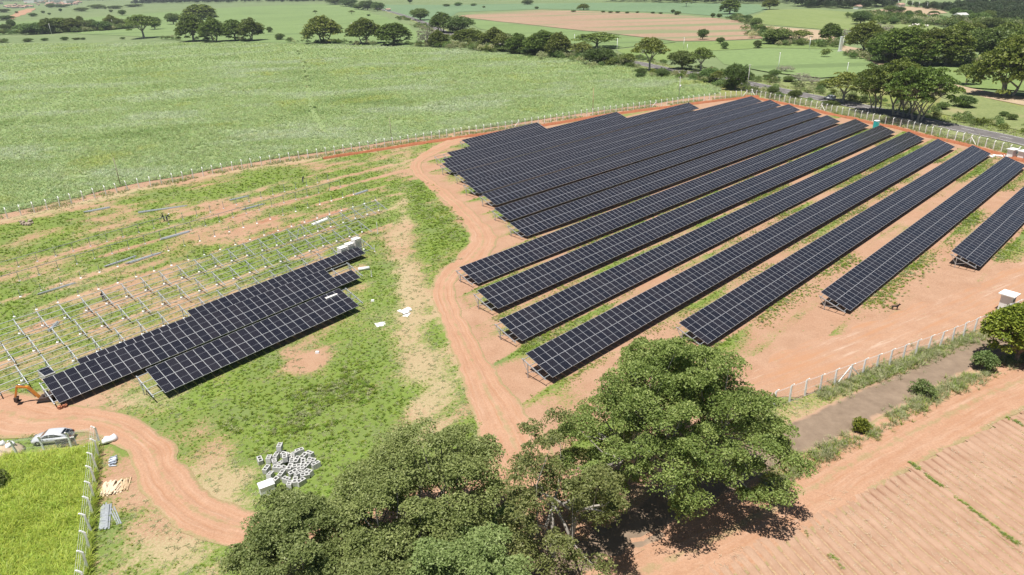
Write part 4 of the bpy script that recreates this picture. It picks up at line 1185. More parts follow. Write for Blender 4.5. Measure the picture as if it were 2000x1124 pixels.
# ------------------------------------------------------------------ scattered plants (instances on points)
def scatter(name, pts, scl, protos, mat_label=None, tilt=.12, kind_='stuff', rzs=None):
    """points with random turn and size; the prototypes live only inside the node tree"""
    pts = np.asarray(pts, np.float32); n = len(pts)
    me = bpy.data.meshes.new(name)
    me.vertices.add(n); me.vertices.foreach_set('co', pts.ravel())
    a = me.attributes.new('scl', 'FLOAT', 'POINT'); a.data.foreach_set('value', np.asarray(scl, np.float32))
    r = np.stack([rng.normal(0, tilt, n), rng.normal(0, tilt, n), rng.uniform(0, 6.283, n) if rzs is None else rzs], -1).astype(np.float32)
    a = me.attributes.new('rot', 'FLOAT_VECTOR', 'POINT'); a.data.foreach_set('vector', r.ravel())
    a = me.attributes.new('pick', 'INT', 'POINT'); a.data.foreach_set('value', rng.integers(0, len(protos), n).astype(np.int32))
    o = bpy.data.objects.new(name, me); col.objects.link(o); tag(o, kind=kind_)
    g = bpy.data.node_groups.new(name, 'GeometryNodeTree')
    g.interface.new_socket('Geometry', in_out='INPUT', socket_type='NodeSocketGeometry')
    g.interface.new_socket('Geometry', in_out='OUTPUT', socket_type='NodeSocketGeometry')
    gi, go = g.nodes.new('NodeGroupInput'), g.nodes.new('NodeGroupOutput')
    join = g.nodes.new('GeometryNodeJoinGeometry')
    def named(nm, typ):
        q = g.nodes.new('GeometryNodeInputNamedAttribute'); q.data_type = typ; q.inputs[0].default_value = nm
        return q.outputs[0]
    s_, r_, p_ = named('scl', 'FLOAT'), named('rot', 'FLOAT_VECTOR'), named('pick', 'INT')
    for i, pr in enumerate(protos):
        oi = g.nodes.new('GeometryNodeObjectInfo'); oi.inputs['Object'].default_value = pr
        iop = g.nodes.new('GeometryNodeInstanceOnPoints')
        cmp_ = g.nodes.new('FunctionNodeCompare'); cmp_.data_type = 'INT'; cmp_.operation = 'EQUAL'
        g.links.new(p_, cmp_.inputs[2]); cmp_.inputs[3].default_value = i
        g.links.new(gi.outputs[0], iop.inputs['Points']); g.links.new(cmp_.outputs[0], iop.inputs['Selection'])
        g.links.new(oi.outputs['Geometry'], iop.inputs['Instance'])
        g.links.new(s_, iop.inputs['Scale']); g.links.new(r_, iop.inputs['Rotation'])
        g.links.new(iop.outputs[0], join.inputs[0])
    g.links.new(join.outputs[0], go.inputs[0])
    md = o.modifiers.new('scatter', 'NODES'); md.node_group = g
    return o
def proto(name, me):
    return bpy.data.objects.new(name, me)                # never linked to the scene: only the scattered copies exist
def tuft(name, n, h, spread, w, mat, seed, droop=.5, seg=2):
    rg = np.random.default_rng(seed)
    vs, fs, tn = [], [], []
    for i in range(n):
        th = rg.uniform(0, 6.283); b = np.array([np.cos(th), np.sin(th), 0])*spread*.35*rg.random()
        d = np.array([np.cos(th + rg.normal(0, .5)), np.sin(th + rg.normal(0, .5)), 0])
        hh = h*rg.uniform(.6, 1.15); L = spread*rg.uniform(.4, 1.1)
        side = np.array([-d[1], d[0], 0])*w*rg.uniform(.7, 1.3)
        k0 = len(vs)
        for s in range(seg+1):
            q = s/seg
            p = b + d*L*(q**1.7) + np.array([0, 0, hh*(q - droop*.55*q**3)])
            ww = side*(1 - .8*q**1.5)*.5
            vs += [p - ww, p + ww]
        for s in range(seg): fs.append((k0+2*s, k0+2*s+1, k0+2*s+3, k0+2*s+2))
        tn += [np.clip(rg.normal(.5, .22), 0, 1)]*(2*seg+2)
    me = fast_mesh(name, np.array(vs), np.array(fs)); fattr(me, 'tone', tn); me.materials.append(M[mat])
    return proto(name, me)
def random_in(poly, n):
    P_ = np.array([(p[0], p[1]) for p in poly]); lo, hi = P_.min(0), P_.max(0)
    x = rng.uniform(lo[0], hi[0], n); y = rng.uniform(lo[1], hi[1], n)
    ok = in_poly(x, y, P_)
    return x[ok], y[ok]
def in_view(x, y, z=0.0, mx=60):
    px, py, d = project(x, y, np.zeros_like(x) + z)
    return (d > 1) & (px > -mx) & (px < 2000+mx) & (py > -mx) & (py < 1124+mx)

# sugar cane: dense rows of arching leaves
cane_p = [tuft('cane', 14, 1.35, 1.0, .10, 'cane_leaf', 200+i, .95, 3) for i in range(4)]
CP = [(p[0], p[1]) for p in CANE]
ca = R(58)
def cane_points(spacing, row, d0, d1):
    u = np.arange(-520, 520, spacing); v = np.arange(-520, 700, row)
    U, V = np.meshgrid(u, v); U = U + rng.uniform(-.5, .5, U.shape)*spacing; V = V + rng.normal(0, .16, V.shape)*row
    X = U*math.sin(ca) + V*math.cos(ca) - 60; Y = U*math.cos(ca) - V*math.sin(ca) + 330
    X, Y = X.ravel(), Y.ravel()
    d = np.hypot(X, Y)
    ok = (d >= d0) & (d < d1); X, Y = X[ok], Y[ok]
    ok = in_view(X, Y, 1.0, 40); X, Y = X[ok], Y[ok]
    ok = in_poly(X, Y, CP); X, Y = X[ok], Y[ok]
    return X, Y
PATH1 = P2([(566, 82), (580, 95), (590, 115), (598, 150), (602, 180), (612, 225), (640, 262)])
PATH2 = P2([(0, 262), (60, 225), (120, 195), (170, 168), (215, 140), (280, 128)])
px_l, sc_l = [], []
for (sp, rw, d0, d1, k) in ((.62, 1.05, 0, 235, .9), (.85, 1.2, 235, 330, 1.05), (1.3, 1.5, 330, 470, 1.3), (2.2, 2.5, 470, 900, 1.8)):
    X, Y = cane_points(sp, rw, d0, d1)
    n_ = fbm(X*.03, Y*.03, 4)
    gap = np.minimum(dist_poly(X, Y, PATH1)/1.5, .3 + dist_poly(X, Y, PATH2)/3.0)
    keep = (rng.random(len(X)) < np.clip(gap, .45, 1)) & (fbm(X*.11 + 9, Y*.11, 3) > .2)
    X, Y, n_ = X[keep], Y[keep], n_[keep]
    px_l.append(np.stack([X, Y, terrain(X, Y) + .05], -1)); sc_l.append(k**.6*(.60 + .65*n_)*rng.uniform(.88, 1.12, len(X))*np.clip(.72 + .28*gap[keep], .72, 1))
scatter('sugar_cane', np.concatenate(px_l), np.concatenate(sc_l), cane_p, tilt=.16)
N_CANE = sum(len(p) for p in px_l)

# short turf and weeds inside the fences, thick where the ground is painted green
turf_p = [tuft('turf', 14, .30, .26, .05, 'turf_blade', 300+i, .7) for i in range(3)]
n = 260000
x = rng.uniform(-110, 150, n); y = rng.uniform(28, 230, n)
d = np.hypot(x, y); ok = rng.random(n) < np.clip((95/d)**2, .12, 1)
x, y = x[ok], y[ok]
ok = in_view(x, y, 0, 20); x, y = x[ok], y[ok]
gval = sample_grass(x, y) + .30*(fbm(x*1.1, y*1.1, 3) - .5)
ok = gval > .52
for pts_, w in ((TRACK_MAIN, 2.3), (TRACK_SIDE, 2.5), (ASPHALT, 2.5), (OUTER_DIRT, 4.2)):
    ok &= dist_poly(x, y, pts_) > w + rng.normal(0, .3, len(x))
ok &= ~in_poly(x, y, PLOUGH) & ~in_poly(x, y, PAD)
x, y, gval = x[ok], y[ok], gval[ok]
scatter('turf', np.stack([x, y, terrain(x, y)], -1), (.45 + 1.1*np.clip(gval - .5, 0, .6))*rng.uniform(.7, 1.35, len(x))*np.clip(np.hypot(x, y)/100, .9, 1.5), turf_p)
# dry pale grass between
dry_p = [tuft('dry_grass', 13, .16, .30, .045, 'pale_blade', 320+i, .9) for i in range(2)]
n = 90000
x = rng.uniform(-110, 150, n); y = rng.uniform(28, 200, n)
d = np.hypot(x, y); ok = (rng.random(n) < np.clip((85/d)**2, .12, 1)) & in_view(x, y, 0, 20)
x, y = x[ok], y[ok]
sv = sample_grass(x, y, 3) + .4*(fbm(x*.8 + 77, y*.8, 3) - .5); gv = sample_grass(x, y)
ok = (sv > .36) & (gv > .12)
for pts_, w in ((TRACK_MAIN, 2.3), (TRACK_SIDE, 2.5), (ASPHALT, 2.5), (OUTER_DIRT, 4.2)):
    ok &= dist_poly(x, y, pts_) > w + rng.normal(0, .3, len(x))
ok &= ~in_poly(x, y, PLOUGH) & ~in_poly(x, y, PAD)
x, y = x[ok], y[ok]
scatter('dry_grass', np.stack([x, y, terrain(x, y)], -1), rng.uniform(.6, 1.3, len(x))*np.clip(np.hypot(x, y)/100, .9, 1.5), dry_p)
# tall rank grass inside the corner plot
PLOT = P2([(190, 872), (150, 880), (108, 886), (20, 897), (-150, 915), (-200, 1200), (166, 1180), (176, 1090), (186, 960)])
tall_p = [tuft('tall_grass', 12, .95, .62, .055, 'tall_grass_blade', 340+i, .55, 3) for i in range(4)]
x, y = random_in(PLOT, 24000)
ok = in_view(x, y, 0, 40); x, y = x[ok], y[ok]
nn = fbm(x*.22, y*.22, 3)
scatter('tall_grass', np.stack([x, y, terrain(x, y)], -1), (.5 + .9*nn)*rng.uniform(.7, 1.25, len(x)), tall_p, tilt=.2)
# verge grass beside the old road, along the near fence, the fence foot and the highway
vl, vsz = [], []
def along(pts, w, n, s0, off=0.0):
    A = np.array([(p[0], p[1]) for p in pts]); seg = np.linalg.norm(np.diff(A, axis=0), axis=1); cs = np.concatenate([[0], np.cumsum(seg)])
    t = rng.uniform(0, cs[-1], n); i = np.clip(np.searchsorted(cs, t) - 1, 0, len(seg)-1); q = (t - cs[i])/seg[i]
    p = A[i] + (A[i+1]-A[i])*q[:, None]; T = (A[i+1]-A[i])/seg[i][:, None]
    o_ = rng.normal(off, w, n)
    p = p + np.stack([T[:, 1], -T[:, 0]], -1)*o_[:, None]
    k = fbm(p[:, 0]*.2, p[:, 1]*.2, 3); keep = k > .36
    p, k = p[keep], k[keep]
    vl.append(np.column_stack([p, terrain(p[:, 0], p[:, 1])])); vsz.append(s0*rng.uniform(.6, 1.3, len(p))*(.5 + k))
along(P2([(1440, 992), (1560, 914), (1650, 868), (1740, 822), (1820, 778), (1900, 740), (2000, 694), (2100, 650)]), .55, 2200, .72)
along(P2([(1440, 850), (1527, 800), (1600, 774), (1700, 737), (1866, 676), (1987, 622), (2080, 590)]), .7, 2600, .7)
along(FENCE_BACK, .8, 2600, .7); along(FENCE_ROAD, 1.1, 2600, .9, -2.0); along(FENCE_ROAD, 2.0, 2600, .9, -4.0)
along(off_line(FENCE_BACK, -1.5), .6, 1600, .8)
along(HIGHWAY[:9], 1.6, 2200, 1.0, 8.0); along(HIGHWAY[:9], 2.2, 2400, 1.0, -9.0)
verge_p = [tuft('verge_grass', 12, .9, .6, .06, m_, 360+i, .6, 3) for i, m_ in enumerate(('pale_blade', 'turf_blade', 'pale_blade', 'pale_blade'))]
scatter('verge_grass', np.concatenate(vl), np.concatenate(vsz), verge_p, tilt=.22)
# weeds in clumps along the panel rows and the broad leaved weed bed near the block heap
weed_p = [tuft('weeds', 14, .42, .45, .07, m_, 380+i, .8, 2) for i, m_ in enumerate(('turf_blade', 'turf_blade', 'pale_blade'))]
wl, wz = [], []
for i, (u0, v, d0, de, L) in enumerate(ROWS):
    n = int(L*24); u = rng.uniform(u0 - 1.5, u0 + L + 1, n); vv = v + 4.4 + np.abs(rng.normal(.2, 1.3, n))
    k = fbm(u*.09 + 13*i, vv*.1, 3); keep = (k + rng.normal(0, .035, n)) > (.50 if i > 7 else .56)
    xx, yy = u[keep]*math.sin(YAW) + vv[keep]*math.cos(YAW), u[keep]*math.cos(YAW) - vv[keep]*math.sin(YAW)
    wl.append(np.column_stack([xx, yy, terrain(xx, yy)])); wz.append((.42 + 1.1*(k[keep]-.5)*2)*rng.uniform(.5, 1.1, keep.sum()))
x, y = random_in(P2([(415, 830), (520, 790), (640, 740), (700, 700), (740, 770), (660, 830), (560, 850), (470, 850)]), 2600)
k = fbm(x*.25, y*.25, 3); keep = k > .47
wl.append(np.column_stack([x[keep], y[keep], terrain(x[keep], y[keep])])); wz.append(rng.uniform(.6, 1.2, keep.sum()))
x, y = random_in(P2([(790, 350), (850, 360), (905, 430), (915, 500), (870, 525), (830, 480), (800, 420)]), 1100)
k = fbm(x*.2, y*.2, 3); keep = k > .44
wl.append(np.column_stack([x[keep], y[keep], terrain(x[keep], y[keep])])); wz.append(rng.uniform(.7, 1.3, keep.sum()))
scatter('weeds', np.concatenate(wl), np.concatenate(wz), weed_p, tilt=.2)
# straw litter and the green line left in the ploughed field
bits = []
for i in range(3):
    mb = MB(); rg = np.random.default_rng(400+i)
    for k in range(5):
        a = rg.uniform(0, 6.28); p = Vector((rg.normal(0, .25), rg.normal(0, .25), .02)); dv = Vector((math.cos(a), math.sin(a), rg.normal(0, .12)))*rg.uniform(.12, .4)
        mb.bar(p - dv, p + dv, .03, .012)
    me = mb.mesh('straw_litter'); me.materials.append(M['straw']); bits.append(proto('straw_litter', me))
x, y = random_in(PLOUGH, 4500); ok = in_view(x, y, 0, 20); x, y = x[ok], y[ok]
ok = fbm(x*.3, y*.3, 3) > .42; x, y = x[ok], y[ok]
scatter('straw_litter', np.stack([x, y, terrain(x, y) + .16], -1), rng.uniform(.2, .6, len(x)), bits, tilt=.15)
gl, gz = [], []
for (a_, b_, n) in (((1775, 905), (1990, 1068), 420), ((1965, 815), (2005, 838), 60), ((1570, 1040), (1592, 1056), 14), ((1620, 1085), (1650, 1115), 30)):
    a_, b_ = at(*a_), at(*b_)
    t_ = rng.random(n); keep = fbm(t_*14, t_*0 + n, 3) > .40; t_ = t_[keep]
    xx = a_.x + (b_.x-a_.x)*t_ + rng.normal(0, .11, len(t_)); yy = a_.y + (b_.y-a_.y)*t_ + rng.normal(0, .11, len(t_))
    gl.append(np.column_stack([xx, yy, terrain(xx, yy) + .12])); gz.append(rng.uniform(.22, .5, len(t_)))
scatter('crop_line', np.concatenate(gl), np.concatenate(gz), weed_p, tilt=.2)
# far woods that read as one mass
def clump(name, seed, leafm, k=1.0):
    rg = np.random.default_rng(seed); C = clusters('round', 4.2, 9*k, 1.0, 26, 1.6, rg)
    return proto(name, crown_mesh(name, C, 1.8, .7, 22, 1.15, leafm))
wood_p = [clump('wood', 500+i, 'dark_wood_leaf', k) for i, k in enumerate((1.0, .8, 1.25))]
def wood(name, poly, spacing, s0):
    w = [at(a, b) for a, b in poly]
    P_ = np.array([(p.x, p.y) for p in w]); lo, hi = P_.min(0), P_.max(0)
    X, Y = np.meshgrid(np.arange(lo[0], hi[0], spacing), np.arange(lo[1], hi[1], spacing))
    X = (X + rng.uniform(-.45, .45, X.shape)*spacing).ravel(); Y = (Y + rng.uniform(-.45, .45, Y.shape)*spacing).ravel()
    ok = in_poly(X, Y, P_); X, Y = X[ok], Y[ok]
    ok = in_view(X, Y, 8, 60); X, Y = X[ok], Y[ok]
    if len(X) > 9000: 
        s = rng.choice(len(X), 9000, False); X, Y = X[s], Y[s]
    return scatter(name, np.stack([X, Y, terrain(X, Y) - .5], -1), s0*rng.uniform(.75, 1.25, len(X)), wood_p, tilt=.03)
scrub_p = []
for i, lm in enumerate(('shrub_leaf', 'round_leaf', 'far_leaf', 'pale_blade')):
    rg = np.random.default_rng(560+i); C = clusters('round', 1.5, 1.9, .1, 14, .6, rg)
    scrub_p.append(proto('undergrowth', crown_mesh('undergrowth', C, .6, .7, 26, .34, lm)))
sl, sz = [], []
def scrub(pts, w, n, s0, off=0.0, thr=.44):
    A = np.array([(p[0], p[1]) for p in pts]); seg = np.linalg.norm(np.diff(A, axis=0), axis=1); cs = np.concatenate([[0], np.cumsum(seg)])
    t_ = rng.uniform(0, cs[-1], n); i = np.clip(np.searchsorted(cs, t_) - 1, 0, len(seg)-1); q = (t_ - cs[i])/seg[i]
    T = (A[i+1]-A[i])/seg[i][:, None]; p = A[i] + (A[i+1]-A[i])*q[:, None] + np.stack([T[:, 1], -T[:, 0]], -1)*rng.normal(off, w, n)[:, None]
    p = p[fbm(p[:, 0]*.03, p[:, 1]*.03, 3) > thr]
    sl.append(np.column_stack([p, terrain(p[:, 0], p[:, 1])])); sz.append(s0*rng.uniform(.5, 1.4, len(p)))
scrub(HIGHWAY[2:13], 2.5, 500, .9, 10.5); scrub(HIGHWAY[4:14], 3.5, 520, 1.0, -11.5)
scrub(P2([(0, 84), (280, 78), (540, 82), (800, 90)]), 2.5, 160, 1.3, 0, .5)
scrub(P2([(0, 68), (100, 66), (200, 60), (260, 55)]), 6, 260, 2.2, 0, .3)
scrub(P2([(830, 88), (960, 98), (1100, 112), (1230, 130)]), 7, 260, 1.6, 0, .35)
scrub(P2([(1500, 84), (1640, 92), (1700, 100)]), 5, 130, 1.5, 0, .4)
scrub(P2([(1660, 108), (1780, 124), (1880, 128), (2000, 130)]), 5, 160, 1.5, 0, .45)
scrub(P2([(1390, 38), (1440, 38), (1470, 52), (1490, 76)]), 4, 90, 1.8, 0, .4)
scrub(P2([(1700, 34), (1800, 48), (1900, 50), (1960, 56)]), 14, 260, 2.4, 0, .35)
scrub(PATH1, .8, 70, .45, 0, .4)
scatter('undergrowth', np.concatenate(sl), np.concatenate(sz), scrub_p, tilt=.08)
wood('plantation_wood', [(1850, 18), (1880, 10), (2000, 8), (2200, 14), (2200, 54), (2000, 44), (1950, 42), (1915, 34), (1880, 28), (1840, 22), (1790, 16), (1770, 12)], 5.5, .62)
wood('eucalyptus_wood', [(1545, 12), (1580, 16), (1640, 18), (1700, 17), (1755, 13), (1755, 10), (1640, 11), (1570, 8)], 9, 1.25)
wood('ridge_wood', [(1180, 4), (1330, 7), (1420, 8), (1560, 8), (1560, 4), (1400, 1), (1200, 0)], 14, 1.3)
wood('ridge_wood', [(250, 9), (330, 8), (430, 7), (520, 5), (650, 4), (640, 1), (450, 2), (300, 5)], 20, 1.3)
wood('ridge_wood', [(-150, 3), (0, 4), (130, 2), (300, 1), (450, -2), (440, -5), (200, -7), (-150, -4)], 34, 3.0)
wood('ridge_wood', [(640, 2), (900, -1), (1200, -4), (1600, -8), (2100, -20), (2100, -28), (1500, -24), (1000, -16), (600, -6)], 34, 3.2)
# ------------------------------------------------------------------ fences: concrete posts with bent tops, chain link, barbed wire
def fence_post_mesh():
    mb = MB()
    pr = [(-.08, -.08), (.08, -.08), (.08, .08), (-.08, .08)]
    # shaft then the arm leaning outwards (+y)
    lv = [(0, -.3, 1.0), (0, 1.0, 1.0), (0, 2.0, .9), (.12, 2.16, .85), (.30, 2.36, .75)]
    vs = []
    for (dy, z, k) in lv: vs += [(x*k, y*k + dy, z) for x, y in pr]
    fs = []
    for i in range(len(lv)-1):
        for j in range(4): fs.append((i*4+j, i*4+(j+1) % 4, i*4+4+(j+1) % 4, i*4+4+j))
    fs.append(tuple(range((len(lv)-1)*4, len(lv)*4)))
    mb.add(vs, fs)
    me = mb.mesh('fence_post'); me.materials.append(M['white_concrete'])
    return me
POST_ME = fence_post_mesh()
BRACE_ME = MB().bar((0, 0, 1.75), (2.0, 0, -.05), .11, .11).mesh('brace'); BRACE_ME.materials.append(M['white_concrete'])
def fence(label, pts, spacing=2.5, side=1, braces=(), wires=True, mesh=True, start=0.0, strand=.16):
    A = [np.array((p[0], p[1])) for p in pts]
    seg = [np.linalg.norm(A[i+1]-A[i]) for i in range(len(A)-1)]; tot = sum(seg)
    def pt(s):
        for i, L in enumerate(seg):
            if s <= L or i == len(seg)-1: return A[i] + (A[i+1]-A[i])*s/L, (A[i+1]-A[i])/L
            s -= L
    p0, _ = pt(0)
    root = empty('concrete_post_fence', (p0[0], p0[1], tz(*p0)))
    tag(root, label, 'fence', 'concrete post fences')
    n = int(round((tot-start)/spacing)); S = [start + (tot-start)*i/n for i in range(n+1)]
    P = []
    for s in S:
        p, t = pt(s); z = tz(*p); P.append((p, t, z))
        o = bpy.data.objects.new('fence_post', POST_ME); col.objects.link(o); o.parent = root
        o.location = (p[0]-p0[0], p[1]-p0[1], z - root.location.z + random.gauss(0, .03))
        nrm = math.atan2(-t[0]*side, t[1]*side) if False else math.atan2(t[1]*side, t[0]*side)
        o.rotation_euler = (random.gauss(0, .028), random.gauss(0, .028), nrm)
    for b in braces:
        i = min(range(len(S)), key=lambda k: np.linalg.norm(P[k][0] - np.array((b[0], b[1]))))
        p, t, z = P[i]
        for sg in (0, math.pi):
            o = bpy.data.objects.new('brace', BRACE_ME); col.objects.link(o); o.parent = root
            o.location = (p[0]-p0[0], p[1]-p0[1], z - root.location.z); o.rotation_euler = (0, 0, math.atan2(t[1], t[0]) + sg)
    rz = root.location.z
    mbw = MB()
    for k in range(len(P)-1):
        (a, ta, za), (b, tb, zb) = P[k], P[k+1]
        q = (b-a)/np.linalg.norm(b-a); nr = np.array([-q[1], q[0]])*side
        for (oy, zz) in ((.07, .05), (.07, 1.0), (.07, 1.98), (.17, 2.14), (.28, 2.30)):
            A3 = Vector((*(a - p0 + nr*oy), za - rz + zz)); B3 = Vector((*(b - p0 + nr*oy), zb - rz + zz))
            mbw.bar(A3, B3, .012, .012)
        if mesh:
            L = np.linalg.norm(b-a); hh = 1.93
            nn = int((L + hh)/strand)
            for d_ in (1, -1):
                for i in range(nn):
                    s0 = -hh + i*strand; x0, x1 = max(0, s0), min(L, s0 + hh)
                    if x1 - x0 < .02: continue
                    z0, z1 = x0 - s0, x1 - s0
                    if d_ < 0: x0, x1 = L - x0, L - x1
                    u3 = lambda x, z: Vector((*(a - p0 + q*x + nr*.07), za + (zb-za)*x/L - rz + .05 + z))
                    w = .006
                    v1, v2 = u3(x0, z0), u3(x1, z1)
                    mbw.add([v1 + Vector((0, 0, -w)), v1 + Vector((0, 0, w)), v2 + Vector((0, 0, w)), v2 + Vector((0, 0, -w))], [(0, 1, 2, 3)])
    mbw.build('wire_mesh', M['fence_wire'], root)
    return root
fence('white concrete post fence between the cane field and the solar rows', FENCE_BACK, 2.5, 1, P2([(1010, 250), (1284, 208), (1460, 188)]), strand=.3)
fence('white concrete post fence along the highway side with the turquoise cabin behind', FENCE_ROAD, 2.5, 1, P2([(1470, 187), (1598, 215), (1900, 282.4)]), strand=.3)
fence('white concrete post fence along the old asphalt road below the dirt strip', P2([(1380, 846), (1487, 806), (1525, 791), (1600, 763), (1700, 726), (1866, 665), (1987, 612), (2090, 570)]), 2.4, -1, P2([(1655, 744)]))
fence('white concrete post fence running down the left beside the timber heap', P2([(195, 868), (189, 940), (182, 1020), (173, 1122), (166, 1200)]), 2.5, -1, (), strand=.1)
fence('short white concrete post fence in front of the silver car', P2([(195, 868), (150.5, 877.6), (107.6, 883), (63, 890.5), (20, 894.5), (-70, 906)]), 2.6, 1, (), strand=.16)
# kerb beam under the left fences
a_, b_ = at(150, 879), at(-30, 902)
r_ = empty('fence_kerb', at(107, 884)); tag(r_, 'low white concrete kerb under the short fence by the car', 'kerb')
for (x0, y0, x1, y1) in ((195, 869, 130, 881), (130, 881, 64, 891), (20, 896, -40, 903)):
    a_, b_ = at(x0, y0), at(x1, y1)
    MB().bar(a_ - r_.location + Vector((0, 0, .06)), b_ - r_.location + Vector((0, 0, .06)), .14, .16).build('kerb_block', M['white_concrete'], r_)

# ------------------------------------------------------------------ silver car with its boot open
def loft(mb, secs, close=True, smooth=True):
    n = len(secs[0]); vs = [v for s in secs for v in s]
    fs = []
    for i in range(len(secs)-1):
        for k in range(n): fs.append((i*n+k, i*n+(k+1) % n, (i+1)*n+(k+1) % n, (i+1)*n+k))
    if close: fs += [tuple(range(n))[::-1], tuple((len(secs)-1)*n + k for k in range(n))]
    return mb.add(vs, fs, smooth)
def car_wheel(parent, x, y, r=.33, w=.22):
    s = 1 if y > 0 else -1
    ty = MB(); prof = [(r*.62, -w/2), (r*.92, -w/2), (r, -w*.32), (r, w*.32), (r*.92, w/2), (r*.62, w/2)]
    vs, fs = [], []; N = 18
    for k in range(N):
        a = 2*math.pi*k/N
        vs += [(p*math.cos(a), q, p*math.sin(a)) for p, q in prof]
    for k in range(N):
        for j in range(5): fs.append((k*6+j, k*6+j+1, ((k+1) % N)*6+j+1, ((k+1) % N)*6+j))
    ty.add(vs, fs, True)
    wh = ty.build('wheel', M['rubber'], parent, (x, y, r))
    rim = MB()
    rim.tube([(0, s*.02, 0), (0, s*(w/2-.03), 0)], [r*.64, r*.62], 18)
    for k in range(5):
        a = 2*math.pi*k/5
        rim.bar((0, s*(w/2-.015), 0), (r*.60*math.cos(a), s*(w/2-.015), r*.60*math.sin(a)), .03, .07, (0, 1, 0))
    rim.build('rim', M['chrome'], wh)
def make_car(name, loc, rz, label, paint, L=4.7, Wd=1.82, boot_open=True, suv=False, tone='silver'):
    root = empty(name, loc, rz); tag(root, label, 'car')
    h = Wd/2
    # lower body: sections along x (front is +x); each section: half width, sill z, belt z
    S = [(-.5, .62, .38, .62), (-.485, .80, .24, .80), (-.40, .97, .20, .95), (-.27, 1.0, .19, .96), (0, 1.0, .19, .93), (.2, 1.0, .19, .91), (.30, .99, .19, .86), (.40, .95, .21, .76), (.47, .82, .26, .66), (.5, .60, .34, .55)]
    if suv: S = [(x, w, a+.08, b+.10 + (.06 if x > .25 else 0)) for x, w, a, b in S]
    secs = []
    for (x, w, z0, z1) in S:
        ww = h*w
        secs.append([(x*L, -ww*.88, z0), (x*L, -ww, z0+.16), (x*L, -ww*.99, (z0+z1)/2+.06), (x*L, -ww*.93, z1), (x*L, 0, z1+.035), (x*L, ww*.93, z1), (x*L, ww*.99, (z0+z1)/2+.06), (x*L, ww, z0+.16), (x*L, ww*.88, z0)])
    body = MB(); loft(body, secs)
    bo = body.build('body', paint, root)
    # cabin glasshouse and roof
    zt = 1.44 if not suv else 1.72
    zb = .92 if not suv else 1.02
    if suv: prof = [(-.47, 0), (-.44, .94), (-.30, 1.0), (.0, 1.0), (.10, .93), (.25, 0)]
    else: prof = [(-.43, 0), (-.27, .80), (-.14, .98), (.0, 1.0), (.10, .92), (.27, 0)]
    secs = []
    for (x, k) in prof:
        z = zb + (zt-zb)*k; w1 = h*(.92 - .20*k)
        secs.append([(x*L, -h*.91, zb-.02), (x*L, -(h*.91*(1-k) + w1*k), zb-.02 + (z-zb+.02)*.93), (x*L, -w1*.8, z), (x*L, w1*.8, z), (x*L, (h*.91*(1-k) + w1*k), zb-.02 + (z-zb+.02)*.93), (x*L, h*.91, zb-.02)])
    cb = MB(); loft(cb, secs); cb.build('cabin', paint, root)
    # windows stand 6 mm proud of the cabin
    def pane(nm, pts, off):
        mb = MB(); o = Vector(off)
        mb.add([Vector(p) + o for p in pts], [tuple(range(len(pts)))])
        mb.add([Vector(p) for p in pts] + [Vector(p) + o for p in pts], [(i, (i+1) % len(pts), len(pts)+(i+1) % len(pts), len(pts)+i) for i in range(len(pts))])
        return mb.build(nm, M['dark_glass'], root)
    def cpt(x, k, s):                                  # a point of the side wall at height fraction k
        ks = np.interp(x, [p[0] for p in prof], [p[1] for p in prof])
        z = zb + (zt-zb)*k; w1 = h*(.92 - .20*ks)
        wtop = h*.91*(1-ks) + w1*ks
        f = min(1, (z - zb)/max(.01, (zt-zb)*ks*.93))
        return (x*L, s*(h*.91 + (wtop - h*.91)*f), z)
    for s in (-1, 1):
        for seg in (((.20, .10), (.115, .62), (.02, .84), (.02, .10)), ((.0, .10), (.0, .84), (-.14, .82), (-.2, .62), (-.30 if not suv else -.24, .12))) + ((((-.26, .12), (-.24, .80), (-.40, .78), (-.44, .12)),) if suv else ()):
            pts = [cpt(x, k, s) for x, k in seg]
            if s > 0: pts = pts[::-1]
            pane('side_window', pts, (0, s*.012, .0))
    def slope(x0, x1, s0, s1, nm):
        k0, k1 = [np.interp(x, [p[0] for p in prof], [p[1] for p in prof]) for x in (x0, x1)]
        z0, z1 = zb + (zt-zb)*k0, zb + (zt-zb)*k1
        pts = [(x0*L, -s0*h, z0), (x0*L, s0*h, z0), (x1*L, s1*h, z1), (x1*L, -s1*h, z1)]
        if x1 > x0: pts = pts[::-1]
        d = Vector(pts[2]) - Vector(pts[1]); n = Vector((-d.z, 0, d.x)); n *= -1 if n.z < 0 else 1; n.normalize()
        pane(nm, pts, n*.014)
    slope(.255, .115, .78, .64, 'windscreen')
    if not suv: slope(-.285, -.40, .60, .70, 'rear_window')
    else: pane('rear_window', [(-.455*L, .66*h, zb+.1), (-.455*L, -.66*h, zb+.1), (-.445*L, -.6*h, zt-.16), (-.445*L, .6*h, zt-.16)], (-.05, 0, 0))
    for sx in (-1, 1):
        for s in (-1, 1): car_wheel(root, sx*L*.305 + .02, s*(h-.10), .33 if not suv else .36)
    for s in (-1, 1):
        MB().box((L*.475, s*h*.62, .66 if not suv else .84), (.14, .30, .10), Matrix.Rotation(s*.35, 3, 'Z')).build('headlight', M['chrome'], root)
        MB().box((-L*.482, s*h*.68, .78 if not suv else .98), (.08, .30, .13), Matrix.Rotation(-s*.35, 3, 'Z')).build('tail_light', M['red_lamp'], root)
        MB().box((L*.165, s*(h+.07), zb+.06), (.10, .18, .12)).build('wing_mirror', paint, root)
        for xx in (.06, -.17): MB().box((xx*L, s*(h+.0), zb-.12), (.16, .03, .03)).build('door_handle', M['chrome'], root)
        MB().box((.02*L, s*(h-.03), .25 if not suv else .33), (L*.5, .06, .10)).build('sill', M['black_trim'], root)
